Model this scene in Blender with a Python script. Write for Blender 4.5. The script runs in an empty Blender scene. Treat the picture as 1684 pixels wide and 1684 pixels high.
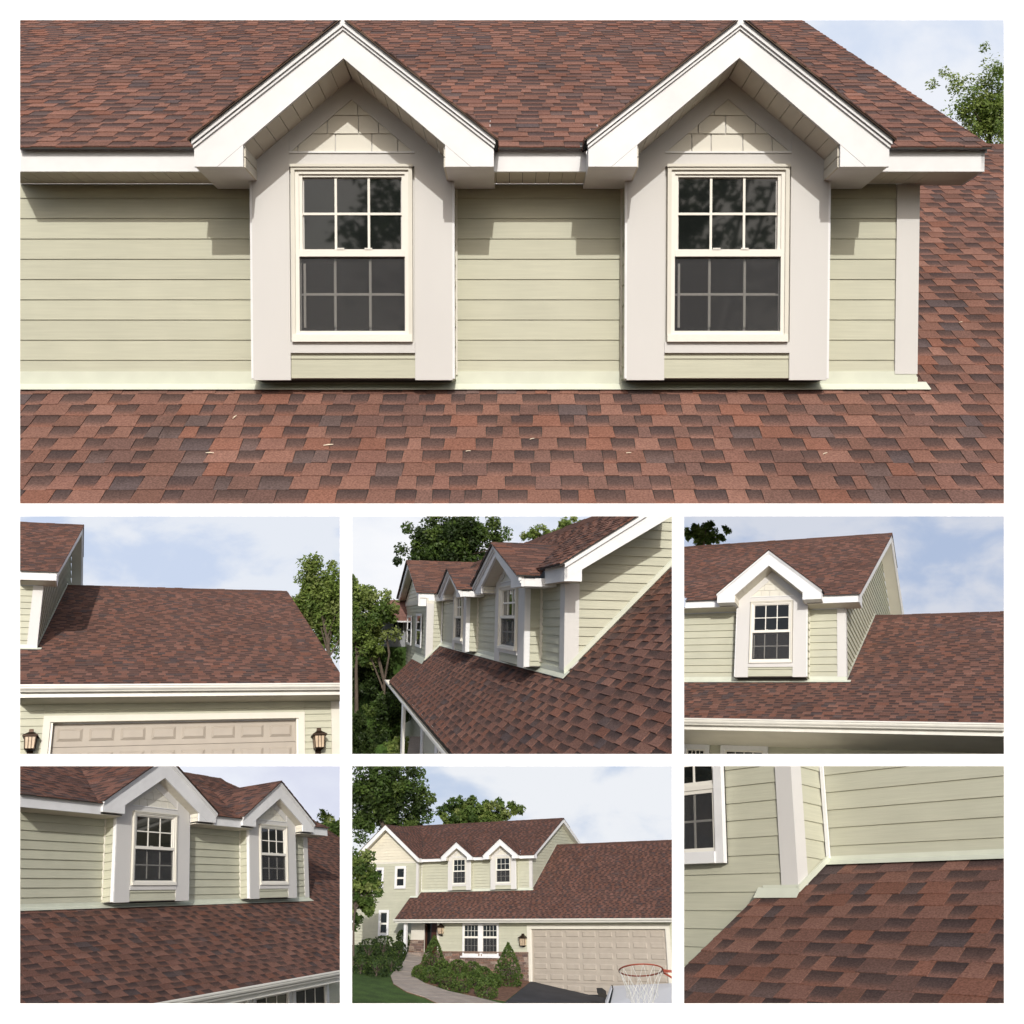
import bpy, math, random
import numpy as np
from mathutils import Matrix, Vector

# ------------------------------------------------------------------ camera, world, sun, exposure
scn = bpy.context.scene
FPX, PAGE = 1600.0, 1684.0
CAM = np.array([0.0, 0.0, 24.0])
K = 2.0                                                          # overall size of the display
cam_d = bpy.data.cameras.new('camera'); cam = bpy.data.objects.new('camera', cam_d)
scn.collection.objects.link(cam); scn.camera = cam
cam.location = CAM; cam.rotation_euler = (math.radians(90), 0, 0)
cam_d.sensor_width = 36.0; cam_d.lens = 36.0 * FPX / PAGE; cam_d.clip_start = .02; cam_d.clip_end = 900

SUN_EL, SUN_AZ = math.radians(40), math.radians(-5)      # azimuth: turned left of straight behind the viewer
sd = np.array([math.sin(SUN_AZ) * math.cos(SUN_EL), math.cos(SUN_AZ) * math.cos(SUN_EL), -math.sin(SUN_EL)])
world = bpy.data.worlds.new('World'); scn.world = world; world.use_nodes = True
wn = world.node_tree.nodes; wl = world.node_tree.links
sky_n = wn.new('ShaderNodeTexSky'); sky_n.sky_type = 'NISHITA'; sky_n.sun_disc = False
sky_n.sun_elevation = SUN_EL; sky_n.sun_rotation = math.radians(180) + SUN_AZ
sky_n.air_density = 1.0; sky_n.dust_density = 4.0; sky_n.ozone_density = 1.0
bg = wn.get('Background') or wn.new('ShaderNodeBackground'); bg.inputs['Strength'].default_value = .15
wl.new(sky_n.outputs[0], bg.inputs['Color'])
sun_d = bpy.data.lights.new('sun', 'SUN'); sun_d.energy = 3.2; sun_d.angle = math.radians(.6); sun_d.color = (1.0, .968, .925)
sun = bpy.data.objects.new('sun', sun_d); scn.collection.objects.link(sun)
sun.rotation_euler = Vector(sd).to_track_quat('-Z', 'Y').to_euler(); sun.location = (-5, -20, 30)
scn.view_settings.view_transform = 'Standard'; scn.view_settings.look = 'None'
scn.view_settings.exposure = -0.02; scn.view_settings.gamma = 1.0; scn.view_settings.use_curve_mapping = False
scn.render.engine = 'CYCLES'; scn.cycles.use_denoising = True
scn.cycles.max_bounces = 6; scn.cycles.transparent_max_bounces = 12

# ------------------------------------------------------------------ where each model stands (pose + the house's measures in metres)
PANEL = {1: (33, 33, 1651, 828), 2: (33, 849, 559, 1240), 3: (579, 849, 1105, 1240), 4: (1125, 849, 1651, 1240),
         5: (33, 1260, 559, 1650), 6: (579, 1260, 1105, 1650), 7: (1125, 1260, 1651, 1650)}
CROP = {1: (0, 0, 1.0), 2: (20, 840, 3.062), 3: (570, 840, 3.062), 4: (1110, 840, 3.062), 5: (20, 1250, 3.062), 6: (570, 1250, 3.062), 7: (1110, 1250, 3.062)}
FIT = {
 1: dict(s=1, R=[[1.0, -0.00074, -0.00019], [-0.00021, -0.03347, -0.99944], [0.00073, 0.99944, -0.03347]], t=[3.285, -1.036, 7.98],
     h=dict(H=1.629, fh=0.201, o=0.347, rx=0.395, m1=0.656, yr=5.047, m2=0.661, yl=4.41, xl=7.268, L=1.818, xd1=-4.549, xd2=-1.578, wd=0.792, p=0.213, q=0.388, zdb=0.034, zai=2.391, zao=2.665, ow=1.128, iw=0.761, zfo=1.586, xg1=-7.71, g=0.424, xll=-8.222, gah=4.372, xga=-10.339, gow=2.923, gzf=1.721, og=0.557, gx0=0.583, gx1=6.095, gzt=-1.881, k1=0.999, k2=1.004)),
 2: dict(s=0.24, R=[[0.93688, -0.33775, -0.09044], [0.05574, 0.39962, -0.91498], [0.34518, 0.85219, 0.39322]], t=[-9.339, 2.685, 19.067],
     h=dict(H=1.303, fh=0.201, o=0.363, rx=0.283, m1=0.588, yr=5.516, m2=0.579, yl=5.804, xl=5.654, L=2.273, xd1=-4.541, xd2=-1.595, wd=0.786, p=0.216, q=0.376, zdb=0.035, zai=2.433, zao=2.746, ow=1.117, iw=0.751, zfo=1.645, xg1=-7.71, g=0.424, xll=-8.222, gah=4.372, xga=-10.339, gow=2.923, gzf=1.721, og=0.554, gx0=0.533, gx1=4.823, gzt=-1.825, k1=1.0, k2=1.0)),
 3: dict(s=0.275, R=[[0.17921, 0.98358, 0.02134], [-0.1064, 0.04094, -0.99348], [-0.97804, 0.17577, 0.11198]], t=[0.482, 1.431, 8.587],
     h=dict(H=0.801, fh=0.174, o=0.134, rx=0.42, m1=0.647, yr=1.004, m2=1.005, yl=4.41, xl=7.268, L=0.81, xd1=-6.105, xd2=-1.885, wd=0.796, p=0.168, q=0.187, zdb=0.013, zai=1.106, zao=1.228, ow=1.376, iw=0.884, zfo=0.774, xg1=-9.965, g=0.29, xll=-12.335, gah=1.729, xga=-13.07, gow=2.992, gzf=0.708, og=0.557, gx0=0.583, gx1=6.095, gzt=-1.881, k1=0.965, k2=1.107)),
 4: dict(s=0.235, R=[[0.88628, 0.44348, 0.13352], [-0.08082, 0.43195, -0.89827], [-0.45604, 0.78533, 0.41867]], t=[6.91, 3.508, 20.152],
     h=dict(H=1.6, fh=0.198, o=0.376, rx=0.353, m1=0.692, yr=5.436, m2=0.696, yl=4.35, xl=7.268, L=1.99, xd1=-4.541, xd2=-1.502, wd=0.758, p=0.212, q=0.362, zdb=0.036, zai=2.462, zao=2.812, ow=1.13, iw=0.738, zfo=1.622, xg1=-7.71, g=0.424, xll=-8.222, gah=4.372, xga=-10.339, gow=2.923, gzf=1.721, og=0.557, gx0=0.583, gx1=6.095, gzt=-1.881, k1=1.0, k2=0.993)),
 5: dict(s=0.165, R=[[0.29048, -0.95009, -0.11379], [0.34106, 0.2139, -0.91538], [0.89404, 0.22709, 0.38617]], t=[-4.434, 8.405, 21.098],
     h=dict(H=1.291, fh=0.188, o=0.363, rx=0.349, m1=0.531, yr=2.367, m2=0.711, yl=4.41, xl=7.268, L=1.965, xd1=-5.721, xd2=-1.817, wd=0.883, p=0.204, q=0.2, zdb=0.035, zai=1.919, zao=2.241, ow=1.398, iw=0.923, zfo=1.326, xg1=-7.71, g=0.424, xll=-8.222, gah=4.372, xga=-10.339, gow=2.923, gzf=1.721, og=0.557, gx0=0.583, gx1=6.095, gzt=-1.881, k1=1.111, k2=1.031)),
 6: dict(s=0.0265, R=[[0.88441, 0.46661, -0.00998], [-0.18389, 0.32872, -0.92635], [-0.42897, 0.82111, 0.37652]], t=[1.165, 21.942, 56.579],
     h=dict(H=1.689, fh=0.209, o=0.364, rx=0.35, m1=0.541, yr=3.877, m2=0.749, yl=3.467, xl=7.268, L=2.081, xd1=-4.784, xd2=-1.773, wd=0.803, p=0.218, q=0.377, zdb=0.035, zai=2.433, zao=2.781, ow=1.125, iw=0.751, zfo=1.706, xg1=-7.637, g=0.392, xll=-8.141, gah=3.972, xga=-9.937, gow=2.566, gzf=1.672, og=0.577, gx0=0.626, gx1=6.095, gzt=-2.087, k1=0.966, k2=1.039)),
 7: dict(s=0.5, R=[[0.6334, 0.77188, 0.05485], [-0.29023, 0.30267, -0.90783], [-0.71733, 0.5591, 0.41574]], t=[7.479, 0.581, 2.289],
     h=dict(H=1.394, fh=0.21, o=0.373, rx=0.347, m1=0.662, yr=5.047, m2=0.625, yl=4.41, xl=7.268, L=1.818, xd1=-4.541, xd2=-1.595, wd=0.786, p=0.216, q=0.376, zdb=0.035, zai=2.433, zao=2.746, ow=1.117, iw=0.751, zfo=1.645, xg1=-7.783, g=0.409, xll=-8.138, gah=4.372, xga=-10.339, gow=2.923, gzf=1.721, og=0.557, gx0=0.583, gx1=6.095, gzt=-1.881, k1=1.0, k2=1.0)),
}

A = np.array([[1, 0, 0], [0, 0, 1], [0, -1, 0]], float)          # camera axes (right, down, forward) to world

class Panel:
    def __init__(s, k):
        f = FIT[k]; s.k = k; s.R = np.array(f['R']); s.t = np.array(f['t']); s.h = dict(f['h']); s.s = f['s'] * K
        u, w, vt = np.linalg.svd(s.R); s.R = u @ vt
        m = np.eye(4); m[:3, :3] = A @ s.R * s.s; m[:3, 3] = A @ s.t * s.s + CAM
        s.M = Matrix(m.tolist())
        x0, y0, x1, y1 = PANEL[k]; c = PAGE / 2
        nc = np.array([[FPX, 0, -(x0 - c)], [-FPX, 0, (x1 - c)], [0, FPX, -(y0 - c)], [0, -FPX, (y1 - c)]])
        nc /= np.linalg.norm(nc, axis=1)[:, None]
        s.N = nc @ s.R; s.D = nc @ s.t                           # inside: N.x + D >= 0
        s.N = np.vstack([s.N, s.R[2]]); s.D = np.append(s.D, s.t[2] - .05)
    def dist(s, v): return np.asarray(v) @ s.N.T + s.D
    def px(s, v):
        c = np.asarray(v) @ s.R.T + s.t
        return c[..., :2] / c[..., 2:3] * FPX + PAGE / 2
    def ray(s, cx, cy):
        o = CROP[s.k]; u, v = o[0] + cx / o[2], o[1] + cy / o[2]
        return s.R.T @ np.array([(u - PAGE / 2) / FPX, (v - PAGE / 2) / FPX, 1.0]), -s.R.T @ s.t
    def on(s, cx, cy, axis, val):                                # photo point -> point on a plane of the house
        d, o = s.ray(cx, cy); return o + d * ((val - o[axis]) / d[axis])
    def at(s, cx, cy, depth):                                    # photo point -> point at a distance (house metres)
        d, o = s.ray(cx, cy); return o + d * depth
    def depth(s, v): return float(s.R[2] @ np.asarray(v) + s.t[2])
    def mpp(s, v): return s.depth(v) / FPX / 1.0                 # metres per page pixel there

# ------------------------------------------------------------------ materials
def lin(c): return tuple(((x / 255) / 12.92 if x / 255 <= .04045 else ((x / 255 + .055) / 1.055) ** 2.4) for x in c)
MATS = {}
def mat(name, col=None, rough=.6, spec=.3, metal=0, n_scale=8, n_amt=.08, n_stretch=(1, 1, 1), bump=0, b_scale=60, attr=False, fine=0, fine_scale=150, detail=4):
    m = bpy.data.materials.new(name); m.use_nodes = True; nt = m.node_tree; N = nt.nodes; L = nt.links
    b = N['Principled BSDF']; b.inputs['Roughness'].default_value = rough; b.inputs['Metallic'].default_value = metal
    b.inputs['Specular IOR Level'].default_value = spec
    tc = N.new('ShaderNodeTexCoord'); mp = N.new('ShaderNodeMapping'); mp.inputs['Scale'].default_value = n_stretch
    L.new(tc.outputs['Object'], mp.inputs['Vector'])
    if attr:
        src = N.new('ShaderNodeAttribute'); src.attribute_name = 'Col'; base = src.outputs['Color']
    else:
        src = N.new('ShaderNodeRGB'); src.outputs[0].default_value = (*col, 1); base = src.outputs[0]
    def mul(base, scale, amt, det, vec):
        nz = N.new('ShaderNodeTexNoise'); nz.inputs['Scale'].default_value = scale; nz.inputs['Detail'].default_value = det
        L.new(vec, nz.inputs['Vector'])
        mr = N.new('ShaderNodeMapRange'); mr.inputs['From Min'].default_value = .3; mr.inputs['From Max'].default_value = .7
        mr.inputs['To Min'].default_value = 1 - amt; mr.inputs['To Max'].default_value = 1 + amt
        L.new(nz.outputs[0], mr.inputs['Value'])
        vm = N.new('ShaderNodeVectorMath'); vm.operation = 'SCALE'
        L.new(base, vm.inputs[0]); L.new(mr.outputs[0], vm.inputs['Scale']); return vm.outputs[0]
    if n_amt: base = mul(base, n_scale, n_amt, detail, mp.outputs[0])
    if fine: base = mul(base, fine_scale, fine, 2, tc.outputs['Object'])
    L.new(base, b.inputs['Base Color'])
    if bump:
        nz = N.new('ShaderNodeTexNoise'); nz.inputs['Scale'].default_value = b_scale; nz.inputs['Detail'].default_value = 3
        L.new(mp.outputs[0], nz.inputs['Vector'])
        bp = N.new('ShaderNodeBump'); bp.inputs['Strength'].default_value = bump; bp.inputs['Distance'].default_value = .01
        L.new(nz.outputs[0], bp.inputs['Height']); L.new(bp.outputs[0], b.inputs['Normal'])
    MATS[name] = m; return m
mat('shingle', rough=.95, spec=.12, attr=True, n_scale=1.3, n_amt=.13, fine=.3, fine_scale=75, bump=.5, b_scale=140)
mat('siding', rough=.55, spec=.25, attr=True, n_scale=7, n_amt=.05, n_stretch=(.35, .35, 9), bump=.12, b_scale=22, fine=.03, fine_scale=3)
mat('trim', (.70, .705, .70), rough=.5, n_scale=1.8, n_amt=.05, fine=.025, fine_scale=9)
mat('pilaster', (.565, .556, .532), rough=.6, n_scale=2, n_amt=.03, bump=.05, b_scale=30, n_stretch=(1, 1, .3))
mat('cream', (.62, .60, .52), rough=.55, n_scale=3, n_amt=.04)
mat('soffit', (.60, .57, .48), rough=.6, n_scale=3, n_amt=.05)
mat('flashing', (.56, .585, .485), rough=.4, spec=.4, n_scale=5, n_amt=.05)
mat('vinyl', (.72, .70, .63), rough=.4, n_scale=4, n_amt=.02)
mat('glass', (.010, .012, .011), rough=.03, spec=.5, n_scale=2.2, n_amt=.3)
mat('dark', (.03, .028, .025), rough=.8)
mat('gutter', (.66, .65, .59), rough=.35, spec=.45, n_scale=4, n_amt=.05)
mat('garage_door', (.36, .32, .268), rough=.55, n_scale=3, n_amt=.05)
mat('stone', rough=.9, attr=True, n_scale=14, n_amt=.25, bump=.4, b_scale=40)
mat('bronze', (.045, .028, .018), rough=.45, metal=.6)
mat('lamp_glass', (.55, .43, .30), rough=.25, n_scale=9, n_amt=.2)
mat('bark', (.10, .078, .06), rough=.95, n_scale=20, n_amt=.35, n_stretch=(1, 1, .2), bump=.6, b_scale=30)
mat('concrete', (.34, .29, .245), rough=.9, n_scale=1.6, n_amt=.12, fine=.12, fine_scale=40)
mat('asphalt', (.042, .042, .045), rough=.92, n_scale=1.2, n_amt=.2, fine=.3, fine_scale=70)
mat('lawn', (.045, .085, .016), rough=.95, n_scale=1.2, n_amt=.3, fine=.35, fine_scale=22)
mat('mulch', (.16, .085, .055), rough=.95, n_scale=5, n_amt=.35, fine=.4, fine_scale=40)
mat('door_wood', (.055, .022, .014), rough=.4, n_scale=6, n_amt=.3, n_stretch=(4, 4, .3))
mat('rim', (.27, .06, .035), rough=.45, n_scale=9, n_amt=.2)
mat('net', (.62, .62, .58), rough=.9)
mat('car_paint', (.40, .41, .43), rough=.18, spec=.6, n_amt=0)
mat('grey_wall', (.30, .31, .32), rough=.8, n_scale=1, n_amt=.08)
mat('white_wall', (.92, .92, .915), rough=.85, spec=.1, n_scale=.3, n_amt=.006)
mat('brick', rough=.9, attr=True, n_scale=12, n_amt=.2)
mat('petal', (.66, .58, .44), rough=.8)

def leaf_mat(name):
    m = bpy.data.materials.new(name); m.use_nodes = True; nt = m.node_tree; N = nt.nodes; L = nt.links
    N.remove(N['Principled BSDF']); out = N['Material Output']
    a = N.new('ShaderNodeAttribute'); a.attribute_name = 'Col'
    d = N.new('ShaderNodeBsdfPrincipled'); d.inputs['Roughness'].default_value = .5; d.inputs['Specular IOR Level'].default_value = .25
    t = N.new('ShaderNodeBsdfTranslucent'); mx = N.new('ShaderNodeMixShader'); mx.inputs[0].default_value = .42
    hs = N.new('ShaderNodeHueSaturation'); hs.inputs['Value'].default_value = 1.25; hs.inputs['Saturation'].default_value = 1.1
    L.new(a.outputs['Color'], d.inputs['Base Color']); L.new(a.outputs['Color'], hs.inputs['Color']); L.new(hs.outputs[0], t.inputs['Color'])
    L.new(d.outputs[0], mx.inputs[1]); L.new(t.outputs[0], mx.inputs[2]); L.new(mx.outputs[0], out.inputs['Surface'])
    MATS[name] = m
leaf_mat('leaf')
def screen_mat():
    m = bpy.data.materials.new('insect_screen'); m.use_nodes = True; nt = m.node_tree; N = nt.nodes; L = nt.links
    b = N['Principled BSDF']; b.inputs['Base Color'].default_value = (.05, .05, .052, 1); b.inputs['Roughness'].default_value = .8
    t = N.new('ShaderNodeBsdfTransparent'); mx = N.new('ShaderNodeMixShader'); mx.inputs[0].default_value = .33
    L.new(t.outputs[0], mx.inputs[1]); L.new(b.outputs[0], mx.inputs[2]); L.new(mx.outputs[0], N['Material Output'].inputs['Surface'])
    MATS['insect_screen'] = m
screen_mat()
def sky_mat(name, c0, c1, lo, hi, scale, seed, stretch=(1, 1, 1.8)):
    m = bpy.data.materials.new(name); m.use_nodes = True; nt = m.node_tree; N = nt.nodes; L = nt.links
    N.remove(N['Principled BSDF']); e = N.new('ShaderNodeEmission')
    tc = N.new('ShaderNodeTexCoord'); mp = N.new('ShaderNodeMapping')
    mp.inputs['Scale'].default_value = [scale * q / K for q in stretch]; mp.inputs['Location'].default_value = (seed, seed * .7, seed * 1.3)
    nz = N.new('ShaderNodeTexNoise'); nz.inputs['Scale'].default_value = 1; nz.inputs['Detail'].default_value = 7; nz.inputs['Roughness'].default_value = .52
    nz.inputs['Distortion'].default_value = .25
    cr = N.new('ShaderNodeValToRGB'); cr.color_ramp.interpolation = 'EASE'
    cr.color_ramp.elements[0].position = lo; cr.color_ramp.elements[0].color = (*lin(c0), 1)
    cr.color_ramp.elements[1].position = hi; cr.color_ramp.elements[1].color = (*lin(c1), 1)
    L.new(tc.outputs['Object'], mp.inputs['Vector']); L.new(mp.outputs[0], nz.inputs['Vector']); L.new(nz.outputs[0], cr.inputs[0])
    L.new(cr.outputs[0], e.inputs['Color']); e.inputs['Strength'].default_value = 1.0 / 2 ** scn.view_settings.exposure
    L.new(e.outputs[0], N['Material Output'].inputs['Surface']); return m

# ------------------------------------------------------------------ mesh helpers
QF = [(0, 3, 2, 1), (4, 5, 6, 7), (0, 1, 5, 4), (1, 2, 6, 5), (2, 3, 7, 6), (3, 0, 4, 7)]
def clip_poly(pts, cols, n, d):
    out, oc = [], []
    m = len(pts)
    for i in range(m):
        a, b = pts[i], pts[(i + 1) % m]; da, db = a @ n + d, b @ n + d
        if da >= 0: out.append(a); oc.append(cols[i])
        if (da >= 0) != (db >= 0):
            f = da / (da - db); out.append(a + (b - a) * f); oc.append(cols[i] + (cols[(i + 1) % m] - cols[i]) * f)
    return out, oc
def clip_solid(V, F, C, P):
    polys = [([V[i] for i in f], [C[i] for i in f]) for f in F]
    for n, d in zip(P.N, P.D):
        dd = [v @ n + d for p, _ in polys for v in p]
        if not dd or max(dd) < 0: return []
        if min(dd) >= -1e-9: continue
        new, cut = [], []
        for p, c in polys:
            q, qc = clip_poly(p, c, n, d)
            if len(q) >= 3: new.append((q, qc))
            for v, cc in zip(q, qc):
                if abs(v @ n + d) < 1e-7: cut.append((v, cc))
        if len(cut) >= 3:
            ce = sum(v for v, _ in cut) / len(cut)
            a = np.cross(n, [0.3, .5, .8]); a /= np.linalg.norm(a); b = np.cross(n, a)
            cut.sort(key=lambda q: math.atan2((q[0] - ce) @ b, (q[0] - ce) @ a))
            cp = [cut[0]]
            for q in cut[1:]:
                if np.linalg.norm(q[0] - cp[-1][0]) > 1e-6: cp.append(q)
            if len(cp) >= 3: new.append(([q[0] for q in cp], [q[1] for q in cp]))
        polys = new
    return polys
WHITE = np.array([1., 1., 1.])
class MB:
    def __init__(s, P): s.P = P; s.V = []; s.F = []; s.C = []; s.n = 0; s.bulk = []
    def solid(s, V, F=QF, col=WHITE):
        V = np.asarray(V, float); col = np.asarray(col, float); C = np.tile(col, (len(V), 1)) if col.ndim == 1 else col
        d = s.P.dist(V)
        if (d.max(0) < 0).any(): return s
        if d.min() >= 0:
            for f in F: s.F.append([s.n + i for i in f])
            s.V.extend(V.tolist()); s.C.extend(C.tolist()); s.n += len(V)
        else:
            for p, c in clip_solid(V, F, C, s.P):
                s.F.append(list(range(s.n, s.n + len(p)))); s.V.extend([q.tolist() for q in p]); s.C.extend([q.tolist() for q in c]); s.n += len(p)
        return s
    def box(s, x0, x1, y0, y1, z0, z1, col=WHITE):
        return s.solid([(x0, y0, z0), (x1, y0, z0), (x1, y1, z0), (x0, y1, z0), (x0, y0, z1), (x1, y0, z1), (x1, y1, z1), (x0, y1, z1)], QF, col)
    def prism(s, poly, vec, col=WHITE):                          # convex polygon swept along vec
        p = [np.asarray(q, float) for q in poly]; v = np.asarray(vec, float); n = len(p)
        V = p + [q + v for q in p]
        F = [list(range(n))[::-1], list(range(n, 2 * n))] + [[i, (i + 1) % n, n + (i + 1) % n, n + i] for i in range(n)]
        return s.solid(V, F, col)
    def tube(s, a, b, ra, rb, seg=7, col=WHITE):
        a = np.asarray(a, float); b = np.asarray(b, float); d = b - a; d /= np.linalg.norm(d) + 1e-9
        u = np.cross(d, [.31, .2, .93] if abs(d[2]) < .9 else [1, 0, 0]); u /= np.linalg.norm(u); w = np.cross(d, u)
        ang = [2 * math.pi * i / seg for i in range(seg)]
        V = [a + (u * math.cos(t) + w * math.sin(t)) * ra for t in ang] + [b + (u * math.cos(t) + w * math.sin(t)) * rb for t in ang]
        F = [list(range(seg))[::-1], list(range(seg, 2 * seg))] + [[i, (i + 1) % seg, seg + (i + 1) % seg, seg + i] for i in range(seg)]
        return s.solid(V, F, col)
    def sheet(s, V, F, C):                                       # many small open faces (leaves), cut where they leave the model
        V = np.asarray(V); d = s.P.dist(V); F = np.asarray(F); fd = d[F]
        good = (fd.min(axis=(1, 2)) >= 0); cross = (~good) & ((fd.max(axis=1) >= 0).all(axis=1))
        g = F[good]; s.bulk.append((V[g.ravel()].reshape(-1, 3), C[g.ravel()], F.shape[1]))
        for f in F[cross]:
            p, c = [V[i] for i in f], [C[i] for i in f]
            for n, dd in zip(s.P.N, s.P.D):
                p, c = clip_poly(p, c, n, dd)
                if len(p) < 3: break
            if len(p) >= 3:
                s.F.append(list(range(s.n, s.n + len(p)))); s.V.extend([q.tolist() for q in p]); s.C.extend([q.tolist() for q in c]); s.n += len(p)
        return s
    def empty(s): return s.n == 0 and not any(len(b[0]) for b in s.bulk)
    def build(s, name, mt, parent=None, base=(0, 0, 0), kind=None, smooth=False):
        if s.empty(): return None
        V = [np.asarray(s.V, float).reshape(-1, 3)]; C = [np.asarray(s.C, float).reshape(-1, 3)]
        loops = [i for f in s.F for i in f]; tot = [len(f) for f in s.F]; n = s.n
        for bv, bc, m in s.bulk:
            V.append(bv); C.append(bc); loops.extend(range(n, n + len(bv))); tot.extend([m] * (len(bv) // m)); n += len(bv)
        V = np.vstack(V) - np.asarray(base, float); C = np.vstack(C)
        me = bpy.data.meshes.new(name); me.vertices.add(len(V)); me.vertices.foreach_set('co', V.ravel())
        me.loops.add(len(loops)); me.loops.foreach_set('vertex_index', loops)
        me.polygons.add(len(tot)); st = np.concatenate([[0], np.cumsum(tot)[:-1]]).astype(int)
        me.polygons.foreach_set('loop_start', st); me.polygons.foreach_set('loop_total', tot)
        ca = me.color_attributes.new('Col', 'FLOAT_COLOR', 'POINT')
        ca.data.foreach_set('color', np.hstack([C, np.ones((len(C), 1))]).ravel())
        me.update(calc_edges=True); me.validate()
        me.polygons.foreach_set('use_smooth', [smooth] * len(me.polygons))
        me.materials.append(MATS[mt] if isinstance(mt, str) else mt)
        o = bpy.data.objects.new(name, me); scn.collection.objects.link(o)
        if parent is not None: o.parent = parent
        else: o.matrix_world = s.P.M @ Matrix.Translation(Vector(base))
        if kind: o['kind'] = kind
        return o
def tag(o, label, cat, group=None, kind=None):
    if o is None: return None
    o['label'] = label; o['category'] = cat
    if group: o['group'] = group
    if kind: o['kind'] = kind
    return o
def thing(P, name, label, cat, base=(0, 0, 0), group=None):
    o = bpy.data.objects.new(name, None); scn.collection.objects.link(o); o.empty_display_size = .1
    o.matrix_world = P.M @ Matrix.Translation(Vector(base)); return tag(o, label, cat, group)
def part(name, P, mt, parent, fn, base=(0, 0, 0), kind=None):
    m = MB(P); fn(m); return m.build(name, mt, parent, base, kind)

# ------------------------------------------------------------------ shingles
SH_RED = [(.180, .093, .070), (.194, .102, .077), (.166, .085, .065), (.188, .096, .071), (.180, .084, .059)]
SH_MID = [(.138, .077, .061), (.126, .072, .059), (.146, .077, .058)]
SH_DRK = [(.078, .055, .050), (.068, .050, .048), (.090, .060, .053)]
TF = [(0, 1, 2, 3), (8, 11, 10, 9)] + [f for r in (0, 4) for f in ((r + 3, r + 2, r + 6, r + 7), (r, r + 4, r + 5, r + 1), (r + 1, r + 5, r + 6, r + 2), (r, r + 3, r + 7, r + 4))]
TAB_LOW = {1: .172}
TAB = {3: (.078, 1.25), 5: (.128, 1.25), 7: (.165, 1.15)}
def tabs(P, O, ux, us, n, s0, s1, span, seed, e=None, keep=None, lift=.0, exag=1.0):
    e = e or TAB.get(P.k, (.143, 1))[0]; ws = TAB.get(P.k, (.143, 1))[1]
    rg = random.Random(seed); V = []; C = []
    O, ux, us, n = [np.asarray(q, float) for q in (O, ux, us, n)]
    j = 0; s = s0
    while s < s1 - .01:
        se = min(e, s1 - s)
        for x0, x1 in span(s + .5 * se):
            x = x0 - rg.random() * .2; tooth = rg.random() < .5
            while x < x1:
                w = (rg.uniform(.10, .25) if tooth else rg.uniform(.09, .22)) * ws
                a, b = max(x, x0), min(x + w, x1)
                if b - a > .012:
                    t = ((.0095 if tooth else .0055) + rg.uniform(0, .0025)) * exag + lift; tk = .022 if tooth else 0
                    q = []; sb = s - (0 if tooth else .004)
                    for (ss, kx, top) in ((sb, 0, t), (s + se * .42, tk * .2, t + (.0045 + lift - t) * .42), (s + se + .015, tk * .4, .0045 + lift)):
                        base = O + us * ss
                        q += [base + ux * (a + kx) - n * .004, base + ux * (b - kx) - n * .004, base + ux * (b - kx) + n * top, base + ux * (a + kx) + n * top]
                    V.append(q)
                    r = rg.random()
                    if tooth:
                        c = np.array(rg.choice(SH_RED if r < .68 else SH_MID)); f = rg.uniform(.88, 1.1); lo, mi, hi = c * f * 1.05, c * f, c * f * .95
                        if r > .95: c = np.array(rg.choice(SH_DRK)); lo, mi, hi = c * 1.4, c * 1.3, c * 1.15
                    else:
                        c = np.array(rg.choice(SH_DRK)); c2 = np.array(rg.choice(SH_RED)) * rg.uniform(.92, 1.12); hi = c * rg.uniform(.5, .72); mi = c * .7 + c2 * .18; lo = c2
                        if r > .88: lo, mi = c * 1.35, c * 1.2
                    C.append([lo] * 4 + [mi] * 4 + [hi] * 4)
                x += w; tooth = not tooth
        s += e; j += 1
    if not V: return np.zeros((0, 12, 3)), np.zeros((0, 12, 3))
    V = np.array(V); C = np.array(C)
    d = P.dist(V.reshape(-1, 3)).reshape(len(V), 12, -1)
    ok = ~((d.max(axis=1) < 0).any(axis=1))
    if keep is not None: ok &= keep(V.mean(axis=1))
    return V[ok], C[ok]
def lay(P, lists, nmax=300, minpx=9.5):                          # the largest shingles one by one, the rest as one mass per roof
    items = []
    for ri, (roof, V, C) in enumerate(lists):
        if len(V) == 0: continue
        px = P.px(V[:, [3, 2, 10, 11]].reshape(-1, 3)).reshape(-1, 4, 2)
        x0, y0, x1, y1 = PANEL[P.k]
        qx = np.clip(px, (x0, y0), (x1, y1)); w = qx[:, :, 0].max(1) - qx[:, :, 0].min(1)
        ar = .5 * abs((qx[:, 2, 0] - qx[:, 0, 0]) * (qx[:, 3, 1] - qx[:, 1, 1]) - (qx[:, 3, 0] - qx[:, 1, 0]) * (qx[:, 2, 1] - qx[:, 0, 1]))
        items += [(ar[i], w[i], ri, i) for i in range(len(V))]
    items.sort(reverse=True); big = {(ri, i) for a, w, ri, i in items[:nmax] if w >= minpx}
    for ri, (roof, V, C) in enumerate(lists):
        rest = MB(P)
        for i in range(len(V)):
            if (ri, i) in big: MB(P).solid(V[i], TF, C[i]).build('shingle', 'shingle', roof)
            else: rest.solid(V[i], TF, C[i])
        rest.build('shingle_courses', 'shingle', roof, kind='stuff')
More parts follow.
